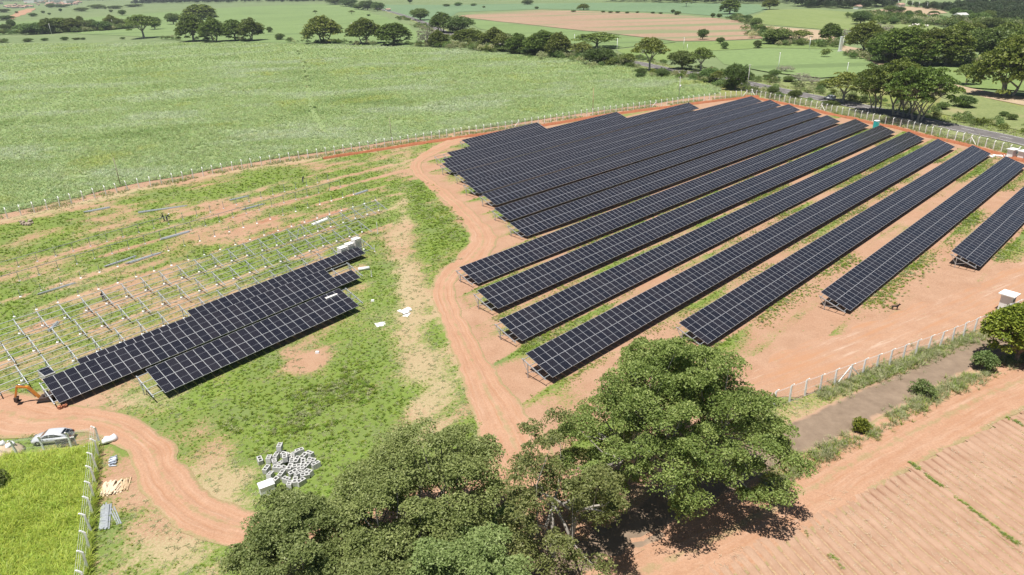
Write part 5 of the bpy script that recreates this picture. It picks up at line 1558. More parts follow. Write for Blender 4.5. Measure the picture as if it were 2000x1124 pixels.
    MB().box((L*.492, 0, .46), (.05, h*1.0, .16)).build('grille', M['black_trim'], root)
    if boot_open:
        # dark opening behind the roof and the raised lid with its hinges
        MB().box((-L*.42, 0, .952), (L*.13, h*1.36, .07)).build('boot_opening', M['black_trim'], root)
        lid = MB(); px_, pz = -L*.335, 1.18
        rot = Matrix.Rotation(R(-68), 3, 'Y')
        for (a0, a1, wdt, dz) in ((0, .55, 1.30, 0), (.55, .95, 1.36, -.03)):
            lid.box(Vector((px_, 0, pz)) + rot @ Vector((-(a0+a1)/2, 0, dz)), (a1-a0, h*wdt, .05), rot)
        lo = lid.build('boot_lid', paint, root)
        g = MB().box(Vector((px_, 0, pz)) + rot @ Vector((-.28, 0, .035)), (.46, h*1.05, .02), rot); g.build('lid_glass', M['dark_glass'], lo)
        for s in (-1, 1): MB().bar((px_ + .05, s*h*.55, 1.10), (px_ - .12, s*h*.55, 1.32), .03, .03).build('lid_strut', M['black_trim'], root)
        MB().box((-L*.499, 0, .55), (.04, .5, .13)).build('number_plate', M['white_paint'], root)
    return root
pc = at(106, 861)
f_, r__ = at(70, 866), at(143, 858)
make_car('parked_car', pc, math.atan2(f_.y - r__.y, f_.x - r__.x), 'silver fastback car parked on the dirt with its boot lid raised', M['silver_paint']).scale = (.86, .86, .86)
p = at(1620, 197); q1, q2 = at(1600, 193), at(1680, 210)
make_car('passing_car', (p.x, p.y, p.z + .30), math.atan2(q1.y-q2.y, q1.x-q2.x), 'white estate car driving along the highway under the open tree', M['white_car_paint'], 4.5, 1.85, False, True)

# ------------------------------------------------------------------ excavator under the end of the middle row
pe = at(92, 783)
ex = empty('mini_excavator', pe, math.atan2(at(45, 790).y - pe.y, at(45, 790).x - pe.x))
tag(ex, 'small orange excavator digging at the end of the middle panel row', 'excavator')
for s in (-1, 1):
    out = [(-.75, .06), (-.85, .2), (-.75, .36), (.75, .36), (.85, .2), (.75, .06), (.6, 0), (-.6, 0)]
    mb = MB(); vs = [(x, s*.52 - .14, z) for x, z in out] + [(x, s*.52 + .14, z) for x, z in out]; n = 8
    mb.add(vs, [tuple(range(n)), tuple(range(n, 2*n))[::-1]] + [(i, n+i, n+(i+1) % n, (i+1) % n) for i in range(n)])
    mb.build('track', M['rubber'], ex)
MB().box((-.15, 0, .50), (1.5, 1.2, .34), taper=.92).box((-.62, 0, .86), (.62, 1.1, .42), taper=.88).build('body', M['machine_dark'], ex)
MB().box((-.05, .0, .82), (.45, .45, .14)).box((-.26, 0, 1.05), (.12, .45, .44)).build('seat', M['machine_dark'], ex)
MB().bar((.62, 0, .60), (1.45, 0, 2.15), .24, .28, (0, 1, 0)).bar((1.42, 0, 2.12), (2.55, 0, 2.35), .22, .25, (0, 1, 0)).build('boom', M['machine_orange'], ex)
MB().bar((2.5, 0, 2.4), (3.05, 0, .95), .18, .2, (0, 1, 0)).build('dipper_arm', M['machine_orange'], ex)
MB().tube([(1.0, .0, .72), (1.6, .0, 1.75)], .06, 8).tube([(1.7, 0, 2.38), (2.5, 0, 2.62)], .05, 8).build('ram', M['chrome'], ex)
mb = MB(); out = [(2.75, 1.0), (3.15, 1.02), (3.20, .55), (2.95, .30), (2.62, .42), (2.62, .5), (2.9, .5)]
vs = [(x, -.28, z) for x, z in out] + [(x, .28, z) for x, z in out]; n = len(out)
mb.add(vs, [tuple(range(n)), tuple(range(n, 2*n))[::-1]] + [(i, n+i, n+(i+1) % n, (i+1) % n) for i in range(n)])
mb.build('bucket', M['machine_dark'], ex)

# ------------------------------------------------------------------ loose things about the site
def lay(px, py, h=0.0): 
    p = at(px, py); p.z += h; return p
# concrete block heap: hollow two-cell blocks, each its own
def block_mesh(L=.84, W=.46, H=.56):
    mb = MB(); t = .09
    mb.box((0, -W/2+t/2, H/2), (L, t, H)).box((0, W/2-t/2, H/2), (L, t, H))
    for x in (-L/2+t/2, 0, L/2-t/2): mb.box((x, 0, H/2 - .002), (t, W-2*t, H-.004))
    mb.box((0, 0, .15), (L-2*t, W-2*t, .04))
    me = mb.mesh('concrete_block'); me.materials.append(M['grey_concrete']); return me
BM = block_mesh()
spots = [(514, 899, 0), (530, 897, 0), (550, 884, 1), (543, 892, 0), (558, 890, 0), (566, 895, 0), (576, 889, 0), (583, 884, 0), (591, 893, 0), (601, 889, 0), (604, 900, 0), (612, 907, 0),
         (540, 903, 0), (550, 906, 0), (560, 902, 1), (570, 902, 0), (580, 899, 0), (590, 903, 0), (597, 908, 0), (544, 913, 0), (556, 914, 0), (567, 912, 0), (578, 911, 0), (587, 915, 0),
         (526, 914, 0), (532, 925, 0), (541, 934, 0), (533, 944, 0), (553, 923, 0), (561, 933, 0), (572, 921, 0), (581, 924, 0), (592, 926, 0), (566, 941, 0), (576, 935, 0), (600, 920, 0), (586, 936, 0)]
for i, (px, py, lv) in enumerate(spots):
    p = lay(561 + (px - 561)*1.12, 913 + (py - 910)*1.15 + 4, .56*lv)
    o = link('concrete_block', BM, None, None, p)
    o.rotation_euler = (random.gauss(0, .05), random.gauss(0, .09) + (.30 if i in (6, 13, 20, 25, 31) else 0), random.choice([.3, 1.0, 1.2, 1.9, 2.5]) + random.gauss(0, .25))
    if i in (0, 1): lab = ['outermost hollow concrete block at the left rim of the heap', 'hollow concrete block beside the outermost one at the left rim'][i]
    elif lv: lab = ['hollow concrete block lying on top at the far end of the heap', 'hollow concrete block lying on top in the middle of the heap'][0 if i == 2 else 1]
    else: lab = 'grey hollow concrete block lying on the grass in the scattered heap'
    tag(o, lab, 'concrete block', 'hollow concrete blocks in the heap')
# white tank
p = lay(523, 962); wt = empty('water_tank', p, .55); tag(wt, 'white box-shaped plastic tank beside the concrete block heap', 'tank')
MB().box((0, 0, .50), (1.35, .95, 1.0), taper=.96).build('tank_body', M['white_plastic'], wt)
MB().box((0, 0, 1.03), (1.40, 1.0, .06)).build('lid', M['white_plastic'], wt)
for k in (-.4, 0, .4): MB().box((k, 0, 1.075), (.06, .9, .03)).build('lid_rib', M['white_plastic'], wt)
# white sack
def sack(px, py, label, s=1.0, rz=0.0):
    mb = MB(); secs = []
    for x, w, h in ((-.62, .06, .06), (-.55, .30, .20), (-.25, .40, .32), (.1, .36, .26), (.4, .42, .34), (.58, .28, .2), (.64, .06, .08)):
        secs.append([(x*s, w*s*math.cos(a), max(0, h*s*(1 + math.sin(a)))*.9) for a in np.linspace(0, 2*math.pi, 11)[:-1]])
    loft(mb, secs); o = mb.build('sack', M['white_plastic'], None, lay(px, py)); o.rotation_euler.z = rz
    tag(o, label, 'sack'); return o
sack(215, 863, 'bright white sack lying beside the corner of the left fence', 1.25, .5)
# pile of white bags on a sand heap at the left edge
p = lay(8, 888); mb = MB(); n = 16; rings = []
for (r_, z) in ((1.9, -.05), (1.5, .35), (1.0, .8), (.5, 1.1), (.06, 1.2)):
    rings.append([(r_*math.cos(a)*(1 + .12*math.sin(3*a)), r_*math.sin(a), z) for a in np.linspace(0, 2*math.pi, n+1)[:-1]])
loft(mb, rings); o = mb.build('sand_heap', M['sand'], None, p); tag(o, 'pale sand heap at the left photo edge in front of the car', 'sand heap')
for i, (dx, dy, dz, rz, lab) in enumerate(((-.2, .1, 1.05, .3, 'upper white bag on the sand heap'), (.65, .3, .72, 1.2, 'white bag on the right flank of the sand heap'), (-.8, -.4, .62, 2.2, 'white bag on the left flank of the sand heap'))):
    s_ = sack(8, 888, lab, .85, rz); s_.location = p + Vector((dx, dy, dz)); s_['group'] = 'white bags on the sand heap'
# slatted dark panel with a white rail between two posts of the short fence
a_, b_ = at(109, 880), at(149, 874.5)
d_ = (b_ - a_); ln = math.hypot(d_.x, d_.y)
gp = empty('slatted_panel', a_, math.atan2(d_.y, d_.x)); tag(gp, 'dark slatted panel with a white top rail behind the short fence', 'panel')
MB().box((ln/2, .35, 1.12), (ln*.95, .08, .10)).build('top_rail', M['white_paint'], gp)
for k in range(7): MB().box((ln/2, .35, .16 + k*.135), (ln*.92, .03, .11), Matrix.Rotation(.5, 3, 'X')).build('slat', M['black_trim'], gp)
for k in (.03, .97): MB().box((ln*k, .35, .55), (.06, .06, 1.1)).build('upright', M['dull_steel'], gp)
# piles of steel and timber
def bar_pile(name, px, py, n, L, label, mat, cat, part, w=.10, h=.06, ang=0.0, spread=.5, mess=.05, layers=2, group=None):
    p = lay(px, py); root = empty(name, p, ang); tag(root, label, cat, group)
    for i in range(n):
        lay_ = i % layers
        y = (i/n - .5)*spread*(1 - .25*lay_)
        o = MB().box((0, 0, h/2), (L*random.uniform(.85, 1.03), w, h)).build(part, mat, root, (random.gauss(0, L*.03), y, lay_*h*1.05 + random.random()*.01 + .02))
        o.rotation_euler = (random.gauss(0, mess), random.gauss(0, mess*.25), random.gauss(0, mess))
    return root
def ang_of(x0, y0, x1, y1):
    a_, b_ = at(x0, y0), at(x1, y1); return math.atan2(b_.y-a_.y, b_.x-a_.x)
AL = ang_of(300, 410, 350, 404)
bar_pile('plank_heap', 217, 955, 24, 2.1, 'heap of pale timber planks on the grass by the left fence', M['pale_wood'], 'planks', 'plank', .17, .05, ang_of(205, 975, 222, 935), 2.3, .22, 3)
bar_pile('plank_heap', 244, 948, 8, 1.8, 'smaller bundle of brown timber beside the pale plank heap', M['wood'], 'planks', 'plank', .12, .07, ang_of(242, 962, 246, 935), .8, .12, 2)
bar_pile('profile_stack', 205, 1012, 14, 3.6, 'stack of bright steel profiles below the plank heap', M['galvanised_steel'], 'steel stack', 'profile', .13, .10, ang_of(205, 1035, 209, 986), .85, .015, 2)
bar_pile('profile_stack', 224, 1010, 3, 3.0, 'three loose steel profiles lying beside the bright stack', M['galvanised_steel'], 'steel stack', 'profile', .10, .06, ang_of(232, 1030, 220, 986), .5, .05, 1)
bar_pile('bracket_heap', 222, 902, 26, .75, 'heap of blue-grey steel brackets near the white sack', M['dull_steel'], 'brackets', 'bracket', .10, .10, .4, 1.7, .4, 3)
g_ = 'steel bundles lying in the unfinished field'
for (px, py, n, L, lab, ax) in ((190, 411, 12, 5.0, 'short white-grey steel bundle nearest the cane field fence', (172, 414, 206, 407)), (316, 410, 8, 9.5, 'longest pale steel bundle, lying behind the two workers', (286, 414, 350, 404)),
                                (343, 461, 12, 5.5, 'thick steel bundle in front of the two workers', (325, 466, 362, 455)), (468, 388, 7, 4.6, 'thin steel bundle on bright grass, upper middle', (452, 392, 486, 384)),
                                (495, 405, 7, 5.0, 'thin steel bundle below another on the soil streak', (480, 409, 512, 400)), (706, 377, 10, 4.0, 'blue-grey steel bundle beside the track end of the racks', (692, 381, 719, 372)),
                                (283, 505, 9, 6.2, 'steel bundle lying just behind the nearer racks', (262, 511, 304, 497)), (236, 512, 7, 5.6, 'grey steel bundle end to end with another behind the racks', (216, 519, 252, 506)),
                                (104, 640, 6, 3.0, 'short steel bundle lying across the bare rack', (94, 653, 113, 634)), (625, 434, 10, 4.2, 'white sheeted steel bundle at the bare rack top', (610, 440, 640, 428)),
                                (112, 565, 5, 5.5, 'pale steel rails lying in the left soil streak', (88, 568, 135, 553))):
    bar_pile('steel_bundle', px, py, n, L, lab, M['white_paint'] if 'white sheet' in lab else M['galvanised_steel'], 'steel bundle', 'profile', .14, .11, ang_of(*ax), .12*n*.55, .012, 2, g_)
# cartons of panels: three wrapped stacks, flat boxes on edge
cl = ['left wrapped stack of white panel cartons, behind the third panel row', 'middle wrapped stack of white panel cartons, behind the third panel row', 'right and tallest stack of white panel cartons, behind the third panel row']
for i, (px, py, hh) in enumerate(((671, 508, 2.35), (685, 503, 2.6), (699, 498, 3.0))):
    root = empty('carton_stack', lay(px, py), math.pi/2 - YAWL); tag(root, cl[i], 'carton stack', 'stacks of panel cartons')
    MB().box((0, 0, .07), (1.35, 1.2, .14)).build('pallet', M['wood'], root)
    nb = int(hh/.24)
    for k in range(nb): MB().box((random.gauss(0, .015), random.gauss(0, .015), .16 + k*.24 + .115), (1.30, 1.16, .225)).build('carton', M['carton'], root)
root = empty('carton_stack', lay(650, 606), math.pi/2 - YAWL); tag(root, 'white carton stack standing in the gap between two panel rows', 'carton stack', 'stacks of panel cartons')
MB().box((0, 0, .07), (2.0, .8, .14)).build('pallet', M['wood'], root)
for k in range(9): MB().box((0, 0, .16 + k*.24 + .115), (1.95, .78, .225)).build('carton', M['carton'], root)
o = MB().tube([(-.9, 0, .28), (.9, 0, .28)], .28, 12).build('white_roll', M['white_plastic'], None, lay(711, 528)); o.rotation_euler.z = AL; tag(o, 'short white roll lying right of the third panel row end', 'roll')
# stack of loose panels on a pallet at the far left
root = empty('panel_pallet', lay(96, 742), math.pi/2 - YAWL + .05); tag(root, 'grey pallet box with a loose dark panel on top near the excavator', 'pallet')
MB().box((0, 0, .07), (1.3, 2.4, .14)).build('pallet', M['wood'], root)
MB().box((0, 0, .66), (1.2, 2.34, 1.04)).build('box', M['grey_concrete'], root)
o = bpy.data.objects.new('solar_panel', ONE_PANEL); col.objects.link(o); o.parent = root; o.location = (0, .1, 1.20)
# cement sheets, cardboard and offcuts
o = MB().box((0, 0, .02), (1.5, 1.2, .03)).box((0, 0, .045), (1.5, .06, .02)).build('cardboard_sheet', M['carton'], None, lay(744, 634)); o.rotation_euler = (.03, .05, .5); tag(o, 'square cardboard sheet lying flat on the green slope', 'cardboard')
root = empty('sheet_heap', lay(791, 612)); tag(root, 'scattered pale sheets lying beside the red soil of the track', 'sheets')
for i in range(6):
    o = MB().box((0, 0, .02), (random.uniform(.7, 1.3), random.uniform(.4, .8), .03)).build('sheet', M['carton'], root, (random.gauss(0, .6), random.gauss(0, .45), .03 + .035*i)); o.rotation_euler.z = random.uniform(0, 3)
root = empty('rock_heap', lay(52, 437)); tag(root, 'small heap of brown rubble in the grass near the back fence', 'rubble')
for i in range(9):
    b_ = bmesh.new(); bmesh.ops.create_icosphere(b_, subdivisions=1, radius=random.uniform(.25, .6))
    for v in b_.verts: v.co *= random.uniform(.75, 1.2)
    me = bpy.data.meshes.new('rock'); b_.to_mesh(me); b_.free(); me.materials.append(M['stone'])
    link('rock', me, None, root, (random.gauss(0, .9), random.gauss(0, .6), .2))
for (px, py, h_, lab) in ((738, 457, 2.3, 'tall white marker post standing alone right of the racks'), (732, 492, 1.2, 'short white marker stake right of the carton stacks'), (726, 541, 1.0, 'short white marker stake right of the middle panel row'), (685, 540, 2.2, 'thin dark stake standing at the gap of the middle panel row')):
    root = empty('marker_post', lay(px, py)); tag(root, lab, 'marker post')
    MB().box((0, 0, h_/2 - .1), (.10, .10, h_ + .2)).build('shaft', M['white_paint'] if 'white' in lab else M['dull_steel'], root)
    MB().box((0, 0, .02), (.3, .3, .10)).build('footing', M['grey_concrete'], root)
for (px, py, lab) in ((728, 589, 'small white stone-like block on the red patch by the front row'), (620, 690, 'pale cement bag lying on the bare patch of the slope')):
    o = MB().box((0, 0, .12), (.5, .34, .24), taper=.85).build('cement_bag', M['white_plastic'], None, lay(px, py)); tag(o, lab, 'bag')
# brick piers under the corner of the middle row
for (px, py, lab) in ((119, 800, 'red brick pier under the low corner of the middle panel row'), (128, 797, 'second red brick pier, just right of the corner one')):
    root = empty('brick_pier', lay(px, py)); tag(root, lab, 'brick pier')
    bme = MB().box((0, 0, .05), (.30, .20, .095)).mesh('brick'); bme.materials.append(M['brick_red'])
    for k in range(5):
        for s in (-1, 1):
            o = bpy.data.objects.new('brick', bme); col.objects.link(o); o.parent = root
            o.location = (s*.155*(k % 2), s*.155*(1 - k % 2), k*.102); o.rotation_euler.z = 0 if k % 2 == 0 else math.pi/2
# ladder at the racks
root = empty('step_ladder', lay(588, 469), .4); tag(root, 'pale step ladder standing among the bare racks', 'ladder')
for s in (-1, 1):
    for q in (-1, 1): MB().bar((q*.75, s*.30, 0), (q*.06, s*.2, 2.3), .05, .07).build('rail', M['aluminium'], root)
for k in range(1, 7):
    f = k/7; MB().bar((-.75 + .69*f, -.3 + .1*f, 2.3*f), (-.75 + .69*f, .3 - .1*f, 2.3*f), .08, .03).build('rung', M['aluminium'], root)

# ------------------------------------------------------------------ people and the dog (one skinned body each)
def skinned(name, verts, edges, rad, mat, parent, lvl=2):
    me = bpy.data.meshes.new(name); me.from_pydata(verts, edges, []); o = link(name, me, mat, parent)
    sk = o.modifiers.new('skin', 'SKIN'); sk.use_smooth_shade = True
    for i, d in enumerate(me.skin_vertices[0].data):
        r_ = rad[i]; d.radius = (r_, r_) if not hasattr(r_, '__len__') else r_; d.use_root = (i == 0)
    ss = o.modifiers.new('sub', 'SUBSURF'); ss.levels = lvl; ss.render_levels = lvl
    return o
def person(px, py, rz, label, hat=None, bend=.35, top='black_cloth'):
    root = empty('person', lay(px, py), rz); tag(root, label, 'person', 'workers in the unfinished field')
    b = bend
    hip = (0, 0, .92); che = (b*.42, 0, 1.36 - b*.12); nk = (b*.55, 0, 1.50 - b*.18); hd = (b*.72, 0, 1.66 - b*.24)
    V = [hip, che, nk, hd, (b*.80, 0, 1.74 - b*.28)]
    E = [(0, 1), (1, 2), (2, 3), (3, 4)]; Rr = [(.15, .12), (.19, .13), .062, .095, .06]
    for s in (-1, 1):
        k = len(V)
        V += [(0, s*.10, .86), (.05 + .06*s, s*.12, .48), (-.02 + .08*s, s*.13, .07), (.14 + .08*s, s*.14, .04)]
        E += [(0, k), (k, k+1), (k+1, k+2), (k+2, k+3)]; Rr += [.105, .072, .05, .04]
        k = len(V)
        V += [(b*.45, s*.21, 1.40 - b*.15), (b*.5 + .10, s*.27, 1.14 - b*.2), (b*.5 + .32, s*.20, 1.0 - b*.2), (b*.5 + .42, s*.19, .98 - b*.2)]
        E += [(1, k), (k, k+1), (k+1, k+2), (k+2, k+3)]; Rr += [.07, .052, .042, .038]
    body = skinned('body', V, E, Rr, M[top], root)
    # trousers, head and hands as clothing and skin over the one body
    lv = [(0, 0, .95), (0, .0, .88)]; le = [(0, 1)]; lr = [.165, .16]
    for s in (-1, 1):
        k = len(lv); lv += [(0, s*.10, .85), (.05 + .06*s, s*.12, .48), (-.02 + .08*s, s*.13, .12)]; le += [(1, k), (k, k+1), (k+1, k+2)]; lr += [.118, .086, .066]
    skinned('trousers', lv, le, lr, M['grey_cloth'], root, 1)
    hm = MB(); c = Vector((b*.76, 0, 1.69 - b*.25))
    for i_, (zz, rr) in enumerate(((-.125, .045), (-.08, .085), (0, .105), (.07, .09), (.115, .04))): pass
    hm.tube([c + Vector((0, 0, z)) for z in (-.13, -.08, 0, .07, .12)], [.04, .085, .104, .09, .03], 10)
    hm.tube([c + Vector((.10, 0, -.02)), c + Vector((.135, 0, -.04))], [.022, .016], 6)
    hm.build('face', M['skin'], root)
    hb = MB(); hb.mi = 0
    if hat: hb.tube([c + Vector((0, 0, .04)), c + Vector((0, 0, .055))], [.19, .19], 14); hb.tube([c + Vector((0, 0, .05)), c + Vector((0, 0, .13)), c + Vector((0, 0, .16))], [.115, .11, .06], 12); hb.build('hat', M[hat], root)
    else: hb.tube([c + Vector((-.02, 0, z)) for z in (-.02, .06, .125, .14)], [.112, .108, .07, .02], 10); hb.build('hair', M['black_cloth'], root)
    return root
person(326.5, 433, .3, 'worker in a black shirt and white hat bending over a post line', 'white_paint', .8)
person(321.5, 432.5, -2.6, 'worker in black seen beside the one with a white hat', None, .25)
person(592, 358, 1.2, 'lone dark-clothed worker far out near the soil streaks', None, .6)
person(204, 590, 2.0, 'worker in dark clothes standing among the bare racks', None, .3)
dg = empty('dog', lay(1747, 605), ang_of(1742, 604, 1755, 605)); tag(dg, 'black dog standing with head raised on the dirt strip', 'dog')
V = [(-.30, 0, .52), (.05, 0, .53), (.30, 0, .55), (.42, 0, .74), (.52, 0, .86), (.68, 0, .82), (-.42, 0, .56), (-.60, 0, .42), (-.70, 0, .30)]
E = [(0, 1), (1, 2), (2, 3), (3, 4), (4, 5), (0, 6), (6, 7), (7, 8)]; Rr = [.12, .115, .15, .085, .085, .045, .05, .025, .018]
for s in (-1, 1):
    k = len(V); V += [(.30, s*.09, .42), (.31, s*.10, .22), (.29, s*.10, .04), (.35, s*.10, .02)]; E += [(2, k), (k, k+1), (k+1, k+2), (k+2, k+3)]; Rr += [.065, .04, .032, .03]
    k = len(V); V += [(-.32, s*.09, .42), (-.24, s*.10, .28), (-.38, s*.10, .17), (-.34, s*.10, .03), (-.28, s*.10, .02)]; E += [(0, k), (k, k+1), (k+1, k+2), (k+2, k+3), (k+3, k+4)]; Rr += [.085, .055, .032, .028, .028]
    k = len(V); V += [(.48, s*.06, .93), (.46, s*.08, 1.01)]; E += [(4, k), (k, k+1)]; Rr += [.03, .014]
skinned('body', V, E, Rr, M['black_fur'], dg)

# ------------------------------------------------------------------ meter kiosk, toilet cabin, gate pillars
k_ = empty('meter_kiosk', lay(1962, 607), .62); tag(k_, 'white masonry meter kiosk with a flat overhanging roof', 'kiosk')
MB().box((0, 0, 1.25), (1.35, 1.35, 2.5)).build('wall', M['white_paint'], k_)
MB().box((0, 0, 2.57), (2.0, 2.0, .13)).build('roof', M['white_paint'], k_)
MB().box((.25, -.70, 1.75), (.55, .06, .45)).build('meter_box', M['grey_concrete'], k_)
MB().box((-.05, -.73, 1.70), (.02, .10, .30)).box((.25, -.742, 1.78), (.24, .02, .24)).build('meter_dial', M['dark_glass'], k_)
MB().tube([(.55, -.70, 0), (.55, -.70, 2.4)], .04, 8).build('conduit', M['dull_steel'], k_)
MB().box((-.9, .3, .1), (.5, .8, .2)).build('base_slab', M['grey_concrete'], k_)
t_ = empty('toilet_cabin', lay(1710, 251), .3); tag(t_, 'turquoise portable toilet cabin with a white roof behind the rows', 'toilet cabin')
MB().box((0, 0, 1.08), (1.15, 1.15, 2.1)).build('shell', M['turquoise_plastic'], t_)
secs = [[(x*w, y*w, z) for x, y in ((-1, -1), (1, -1), (1, 1), (-1, 1))] for w, z in ((.61, 2.13), (.60, 2.24), (.46, 2.36), (.2, 2.40))]
mb = MB(); loft(mb, secs, True, False); mb.build('roof', M['white_plastic'], t_)
MB().box((0, -.59, 1.05), (.75, .03, 1.85)).build('door', M['turquoise_plastic'], t_)
MB().box((.28, -.62, 1.05), (.05, .03, .2)).build('door_handle', M['white_plastic'], t_)
MB().box((0, -.612, 1.72), (.4, .012, .12)).build('door_vent', M['white_plastic'], t_)
MB().box((0, 0, .04), (1.25, 1.25, .09)).build('skid', M['black_trim'], t_)
for (px, py, lab) in ((1975, 308, 'white masonry pillar with a cap slab at the field corner'), (1996, 312, 'second white masonry pillar, at the right photo edge')):
    r_ = empty('masonry_pillar', lay(px, py), .4); tag(r_, lab, 'pillar', 'white masonry pillars at the corner')
    MB().box((0, 0, 1.0), (1.9, 1.4, 2.0)).build('wall', M['white_concrete'], r_)
    MB().box((0, 0, 2.07), (2.4, 1.9, .13)).build('cap_slab', M['white_paint'], r_)
    MB().box((.45, -.72, 1.25), (.5, .06, .6)).build('hatch', M['dull_steel'], r_)
r_ = empty('rubble_heap', lay(1956, 306)); tag(r_, 'heap of white rubble and bags at the foot of the pillar', 'rubble')
for i in range(12): 
    o = MB().box((0, 0, .12), (random.uniform(.4, 1.3), random.uniform(.3, .6), random.uniform(.15, .35)), taper=.8).build('rubble', M['white_concrete'], r_, (random.gauss(0, 1.6), random.gauss(0, .6), random.uniform(.02, .2))); o.rotation_euler.z = random.uniform(0, 3)

# ------------------------------------------------------------------ poles
def pole(px, py, hpx, label, mat='grey_concrete', arm=True, w=.16, name='utility_pole'):
    p = lay(px, py); h = hpx*dist_to(p)/F_PX/.93
    r_ = empty(name, p, random.uniform(.2, .8)); tag(r_, label, 'pole', 'poles in the fields')
    MB().tube([(0, 0, -.3), (0, 0, h)], [w, w*.62], 8).build('shaft', M[mat], r_)
    if arm:
        MB().box((0, 0, h-.45), (1.9, .10, .12)).build('crossarm', M['old_wood'], r_)
        for x in (-.8, 0, .8): MB().tube([(x, 0, h-.38), (x, 0, h-.15)], [.05, .03], 6).build('insulator', M['white_plastic'], r_)
    return r_
pole(1158, 219, 40, 'brown wooden pole at the cane edge behind the back fence', 'wood', False, .13)
pole(765, 274, 38, 'slim dark pole in the cane behind the back fence', 'old_wood', False, .10)
pole(236, 364, 45, 'slim brown pole leaning from the cane at the left back fence', 'old_wood', False, .10)
tp = pole(1326, 190, 34, 'pole with a white transformer near the field corner', 'grey_concrete', True, .14)
MB().tube([(.25, 0, 3.6), (.25, 0, 4.5)], [.30, .30], 10).build('transformer', M['white_plastic'], tp)
pole(1459, 180, 44, 'concrete utility pole at the far corner of the fence', 'grey_concrete')
for (px, py, h_, lab) in ((1205, 104, 24, 'first pale pole from the left beyond the highway'), (1122, 84, 14, 'short pale pole among the belt trees'), (1519, 143, 32, 'tall white pole in the green field beyond the highway'), (1580, 99, 20, 'white pole on the yellow meadow edge'), (1645, 97, 20, 'slim pole beside the white monument'),
                          (1335, 96, 18, 'pale pole left in the meadow beyond the highway'), (1342, 99, 10, 'short post in the meadow beside a pale pole'), (1653, 148, 20, 'slim grey pole by the grove'), (101, 68, 15, 'left pale pole before the hollow trees'), (222, 57, 13, 'right pale pole before the hollow trees'), (688, 62, 14, 'thin pole on the pale hill field'),
                          (1753, 13, 9, 'first pylon post of the plantation line'), (1768, 14, 9, 'second pylon post of the plantation line'), (1781, 15, 9, 'third pylon post of the plantation line'), (1794, 16, 9, 'fourth pylon post of the plantation line'), (1810, 18, 9, 'fifth pylon post of the plantation line')):
    pole(px, py, h_, lab, 'white_concrete', h_ > 12)
p = lay(1640, 101); h = 24*dist_to(p)/F_PX
r_ = empty('white_monument', p, .5); tag(r_, 'tall narrow white slab monument beyond the highway', 'monument')
MB().box((0, 0, h/2), (1.9, .8, h), taper=.92).build('slab', M['white_paint'], r_); MB().box((0, 0, .15), (3.0, 1.8, .35)).build('plinth', M['grey_concrete'], r_)

# ------------------------------------------------------------------ far houses, cattle
def house_mesh(seed):
    rg = random.Random(seed); w, d, h = rg.uniform(7, 11), rg.uniform(6, 9), rg.uniform(2.8, 4)
    mb = MB(); mb.mi = 0; mb.box((0, 0, h/2), (w, d, h))
    mb.mi = 1; rz = h + 1.6
    v = [(-w/2-.5, -d/2-.5, h), (w/2+.5, -d/2-.5, h), (w/2+.5, d/2+.5, h), (-w/2-.5, d/2+.5, h), (-w/2-.5, 0, rz), (w/2+.5, 0, rz)]
    mb.add(v, [(0, 1, 5, 4), (2, 3, 4, 5), (0, 4, 3), (1, 2, 5), (0, 3, 2, 1)])
    mb.mi = 2
    for k in (-.28, 0, .28): mb.box((w*k, -d/2 - .02, h*.5), (1.1, .06, 1.2))
    me = mb.mesh('house'); [me.materials.append(M[q]) for q in ('house_wall', 'roof_tile', 'dark_glass')]
    return me
HM = [house_mesh(i) for i in range(5)]
BIG = MB().box((0, 0, 4), (34, 16, 8)).mesh('white_hall'); BIG.materials.append(M['white_paint'])
rh = random.Random(5)
for i in range(70):
    px = rh.uniform(-10, 158); py = 7.5 + rh.gauss(0, 1.2) + (6*rh.random() if px < 60 else 0) + .008*(80-px)
    p = at(px, py); o = link('house', HM[i % 5], None, None, p); o.rotation_euler.z = rh.uniform(0, 3.1); s = rh.uniform(.8, 1.25); o.scale = (s, s, s)
    tag(o, 'tiny pale house with a tiled roof in the distant town', 'house', 'houses of the distant town')
for i, (px, py, lab) in enumerate(((60, 6.5, 'leftmost large white hall in the distant town'), (76, 5.5, 'second large white hall in the distant town'), (108, 6.2, 'third large white hall in the distant town'), (136, 5.6, 'rightmost large white hall in the distant town'))):
    p = at(px, py); o = link('white_hall', BIG, None, None, p); o.rotation_euler.z = .4*i; tag(o, lab, 'hall')
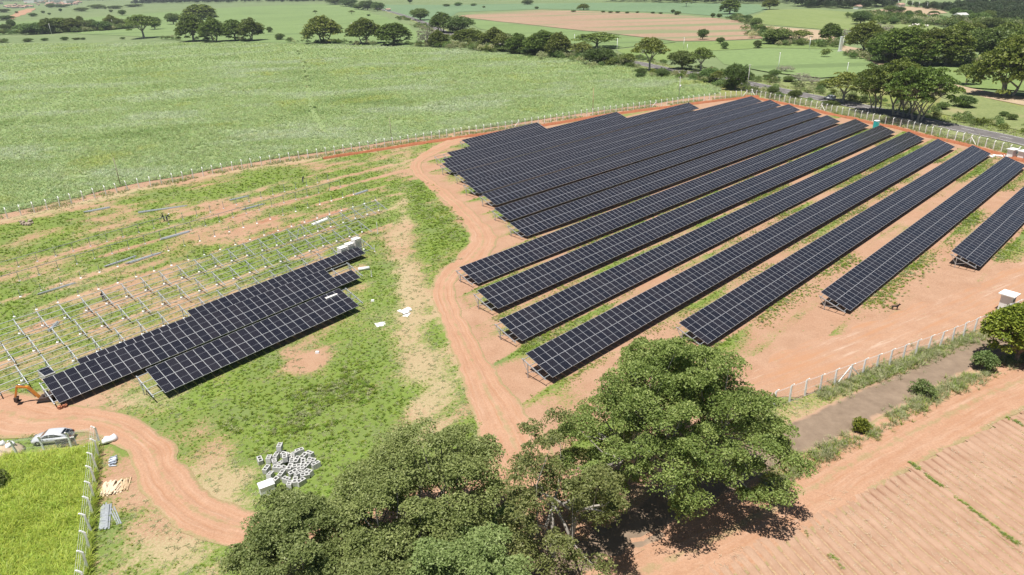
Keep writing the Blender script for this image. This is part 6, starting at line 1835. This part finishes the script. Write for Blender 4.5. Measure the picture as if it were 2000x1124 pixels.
for (px, py, s, lab) in ((684, 12, .8, 'left white farmhouse among the distant trees'), (690, 15, .7, 'right white farmhouse among the distant trees'), (758, 22, .8, 'pale roadside house at the highway bend'), (1675, 18, .9, 'pale house below the eucalyptus wood'), (1758, 14, .9, 'house at the end of the plantation line'), (1875, 37, 1.0, 'grey-roofed farm shed among the right farm trees'), (1822, 35, .8, 'long low farm roof among the right farm trees'), (848, 78, .6, 'small grey shed hidden in the long belt')):
    p = at(px, py); r_ = empty('farmhouse', p, random.uniform(0, 1)); r_.scale = (s, s, s); tag(r_, lab, 'house')
    MB().box((0, 0, 1.6), (9, 6.5, 3.2)).build('wall', M['white_paint'], r_)
    mb = MB(); mb.add([(-5, -3.8, 3.2), (5, -3.8, 3.2), (5, 3.8, 3.2), (-5, 3.8, 3.2), (-5, 0, 4.9), (5, 0, 4.9)], [(0, 1, 5, 4), (2, 3, 4, 5), (0, 4, 3), (1, 2, 5), (0, 3, 2, 1)]); mb.build('roof', M['roof_tile' if s != 1.0 else 'grey_concrete'], r_)
    for k in (-2.6, 0, 2.6): MB().box((k, -3.27, 1.7), (1.0, .06, 1.1)).build('window', M['dark_glass'], r_)
cv = [(-.75, 0, 1.05), (0, 0, 1.05), (.65, 0, 1.1), (1.0, 0, 1.15), (1.35, 0, .95)]; ce = [(0, 1), (1, 2), (2, 3), (3, 4)]; crd = [.34, .38, .34, .18, .13]
for sx, b0 in ((-.7, 0), (.6, 2)):
    for s in (-1, 1):
        k = len(cv); cv += [(sx, s*.2, .7), (sx, s*.2, .36), (sx, s*.2, .04)]; ce += [(b0, k), (k, k+1), (k+1, k+2)]; crd += [.14, .08, .08]
tmp = skinned('cow', cv, ce, crd, M['cow_hide'], None, 1)
tmp.location = at(1776, 53.5); tag(tmp, 'white cow grazing on the slope behind the dark grove', 'cow', 'cattle behind the grove')
for (px, py) in ((1782, 52.5), (1787, 51.5), (1790, 53), (1793, 52), (1797, 53), (1806, 54.5), (1811, 54), (1803, 55.5)):
    o = tmp.copy(); col.objects.link(o); o.location = at(px, py); o.rotation_euler.z = random.uniform(0, 6); o.scale = [1.5]*3
print('panels', N_PANEL_OBJ, 'cane', N_CANE, 'objects', len(bpy.data.objects))

# ------------------------------------------------------------------ air: thin even haze over the whole valley
hz = MB().box((0, 5700, 24), (18400, 12900, 68)).mesh('haze')
t = NT('haze_air')
for n_ in list(t.t.nodes):
    if n_ != t.out: t.t.nodes.remove(n_)
pv = t.t.nodes.new('ShaderNodeVolumePrincipled')
pv.inputs['Color'].default_value = (.80, .88, 1.0, 1)
pv.inputs['Density'].default_value = .00009
pv.inputs['Anisotropy'].default_value = .2
t.t.links.new(pv.outputs[0], t.out.inputs['Volume'])
tag(link('haze', hz, t.mat), kind='stuff')
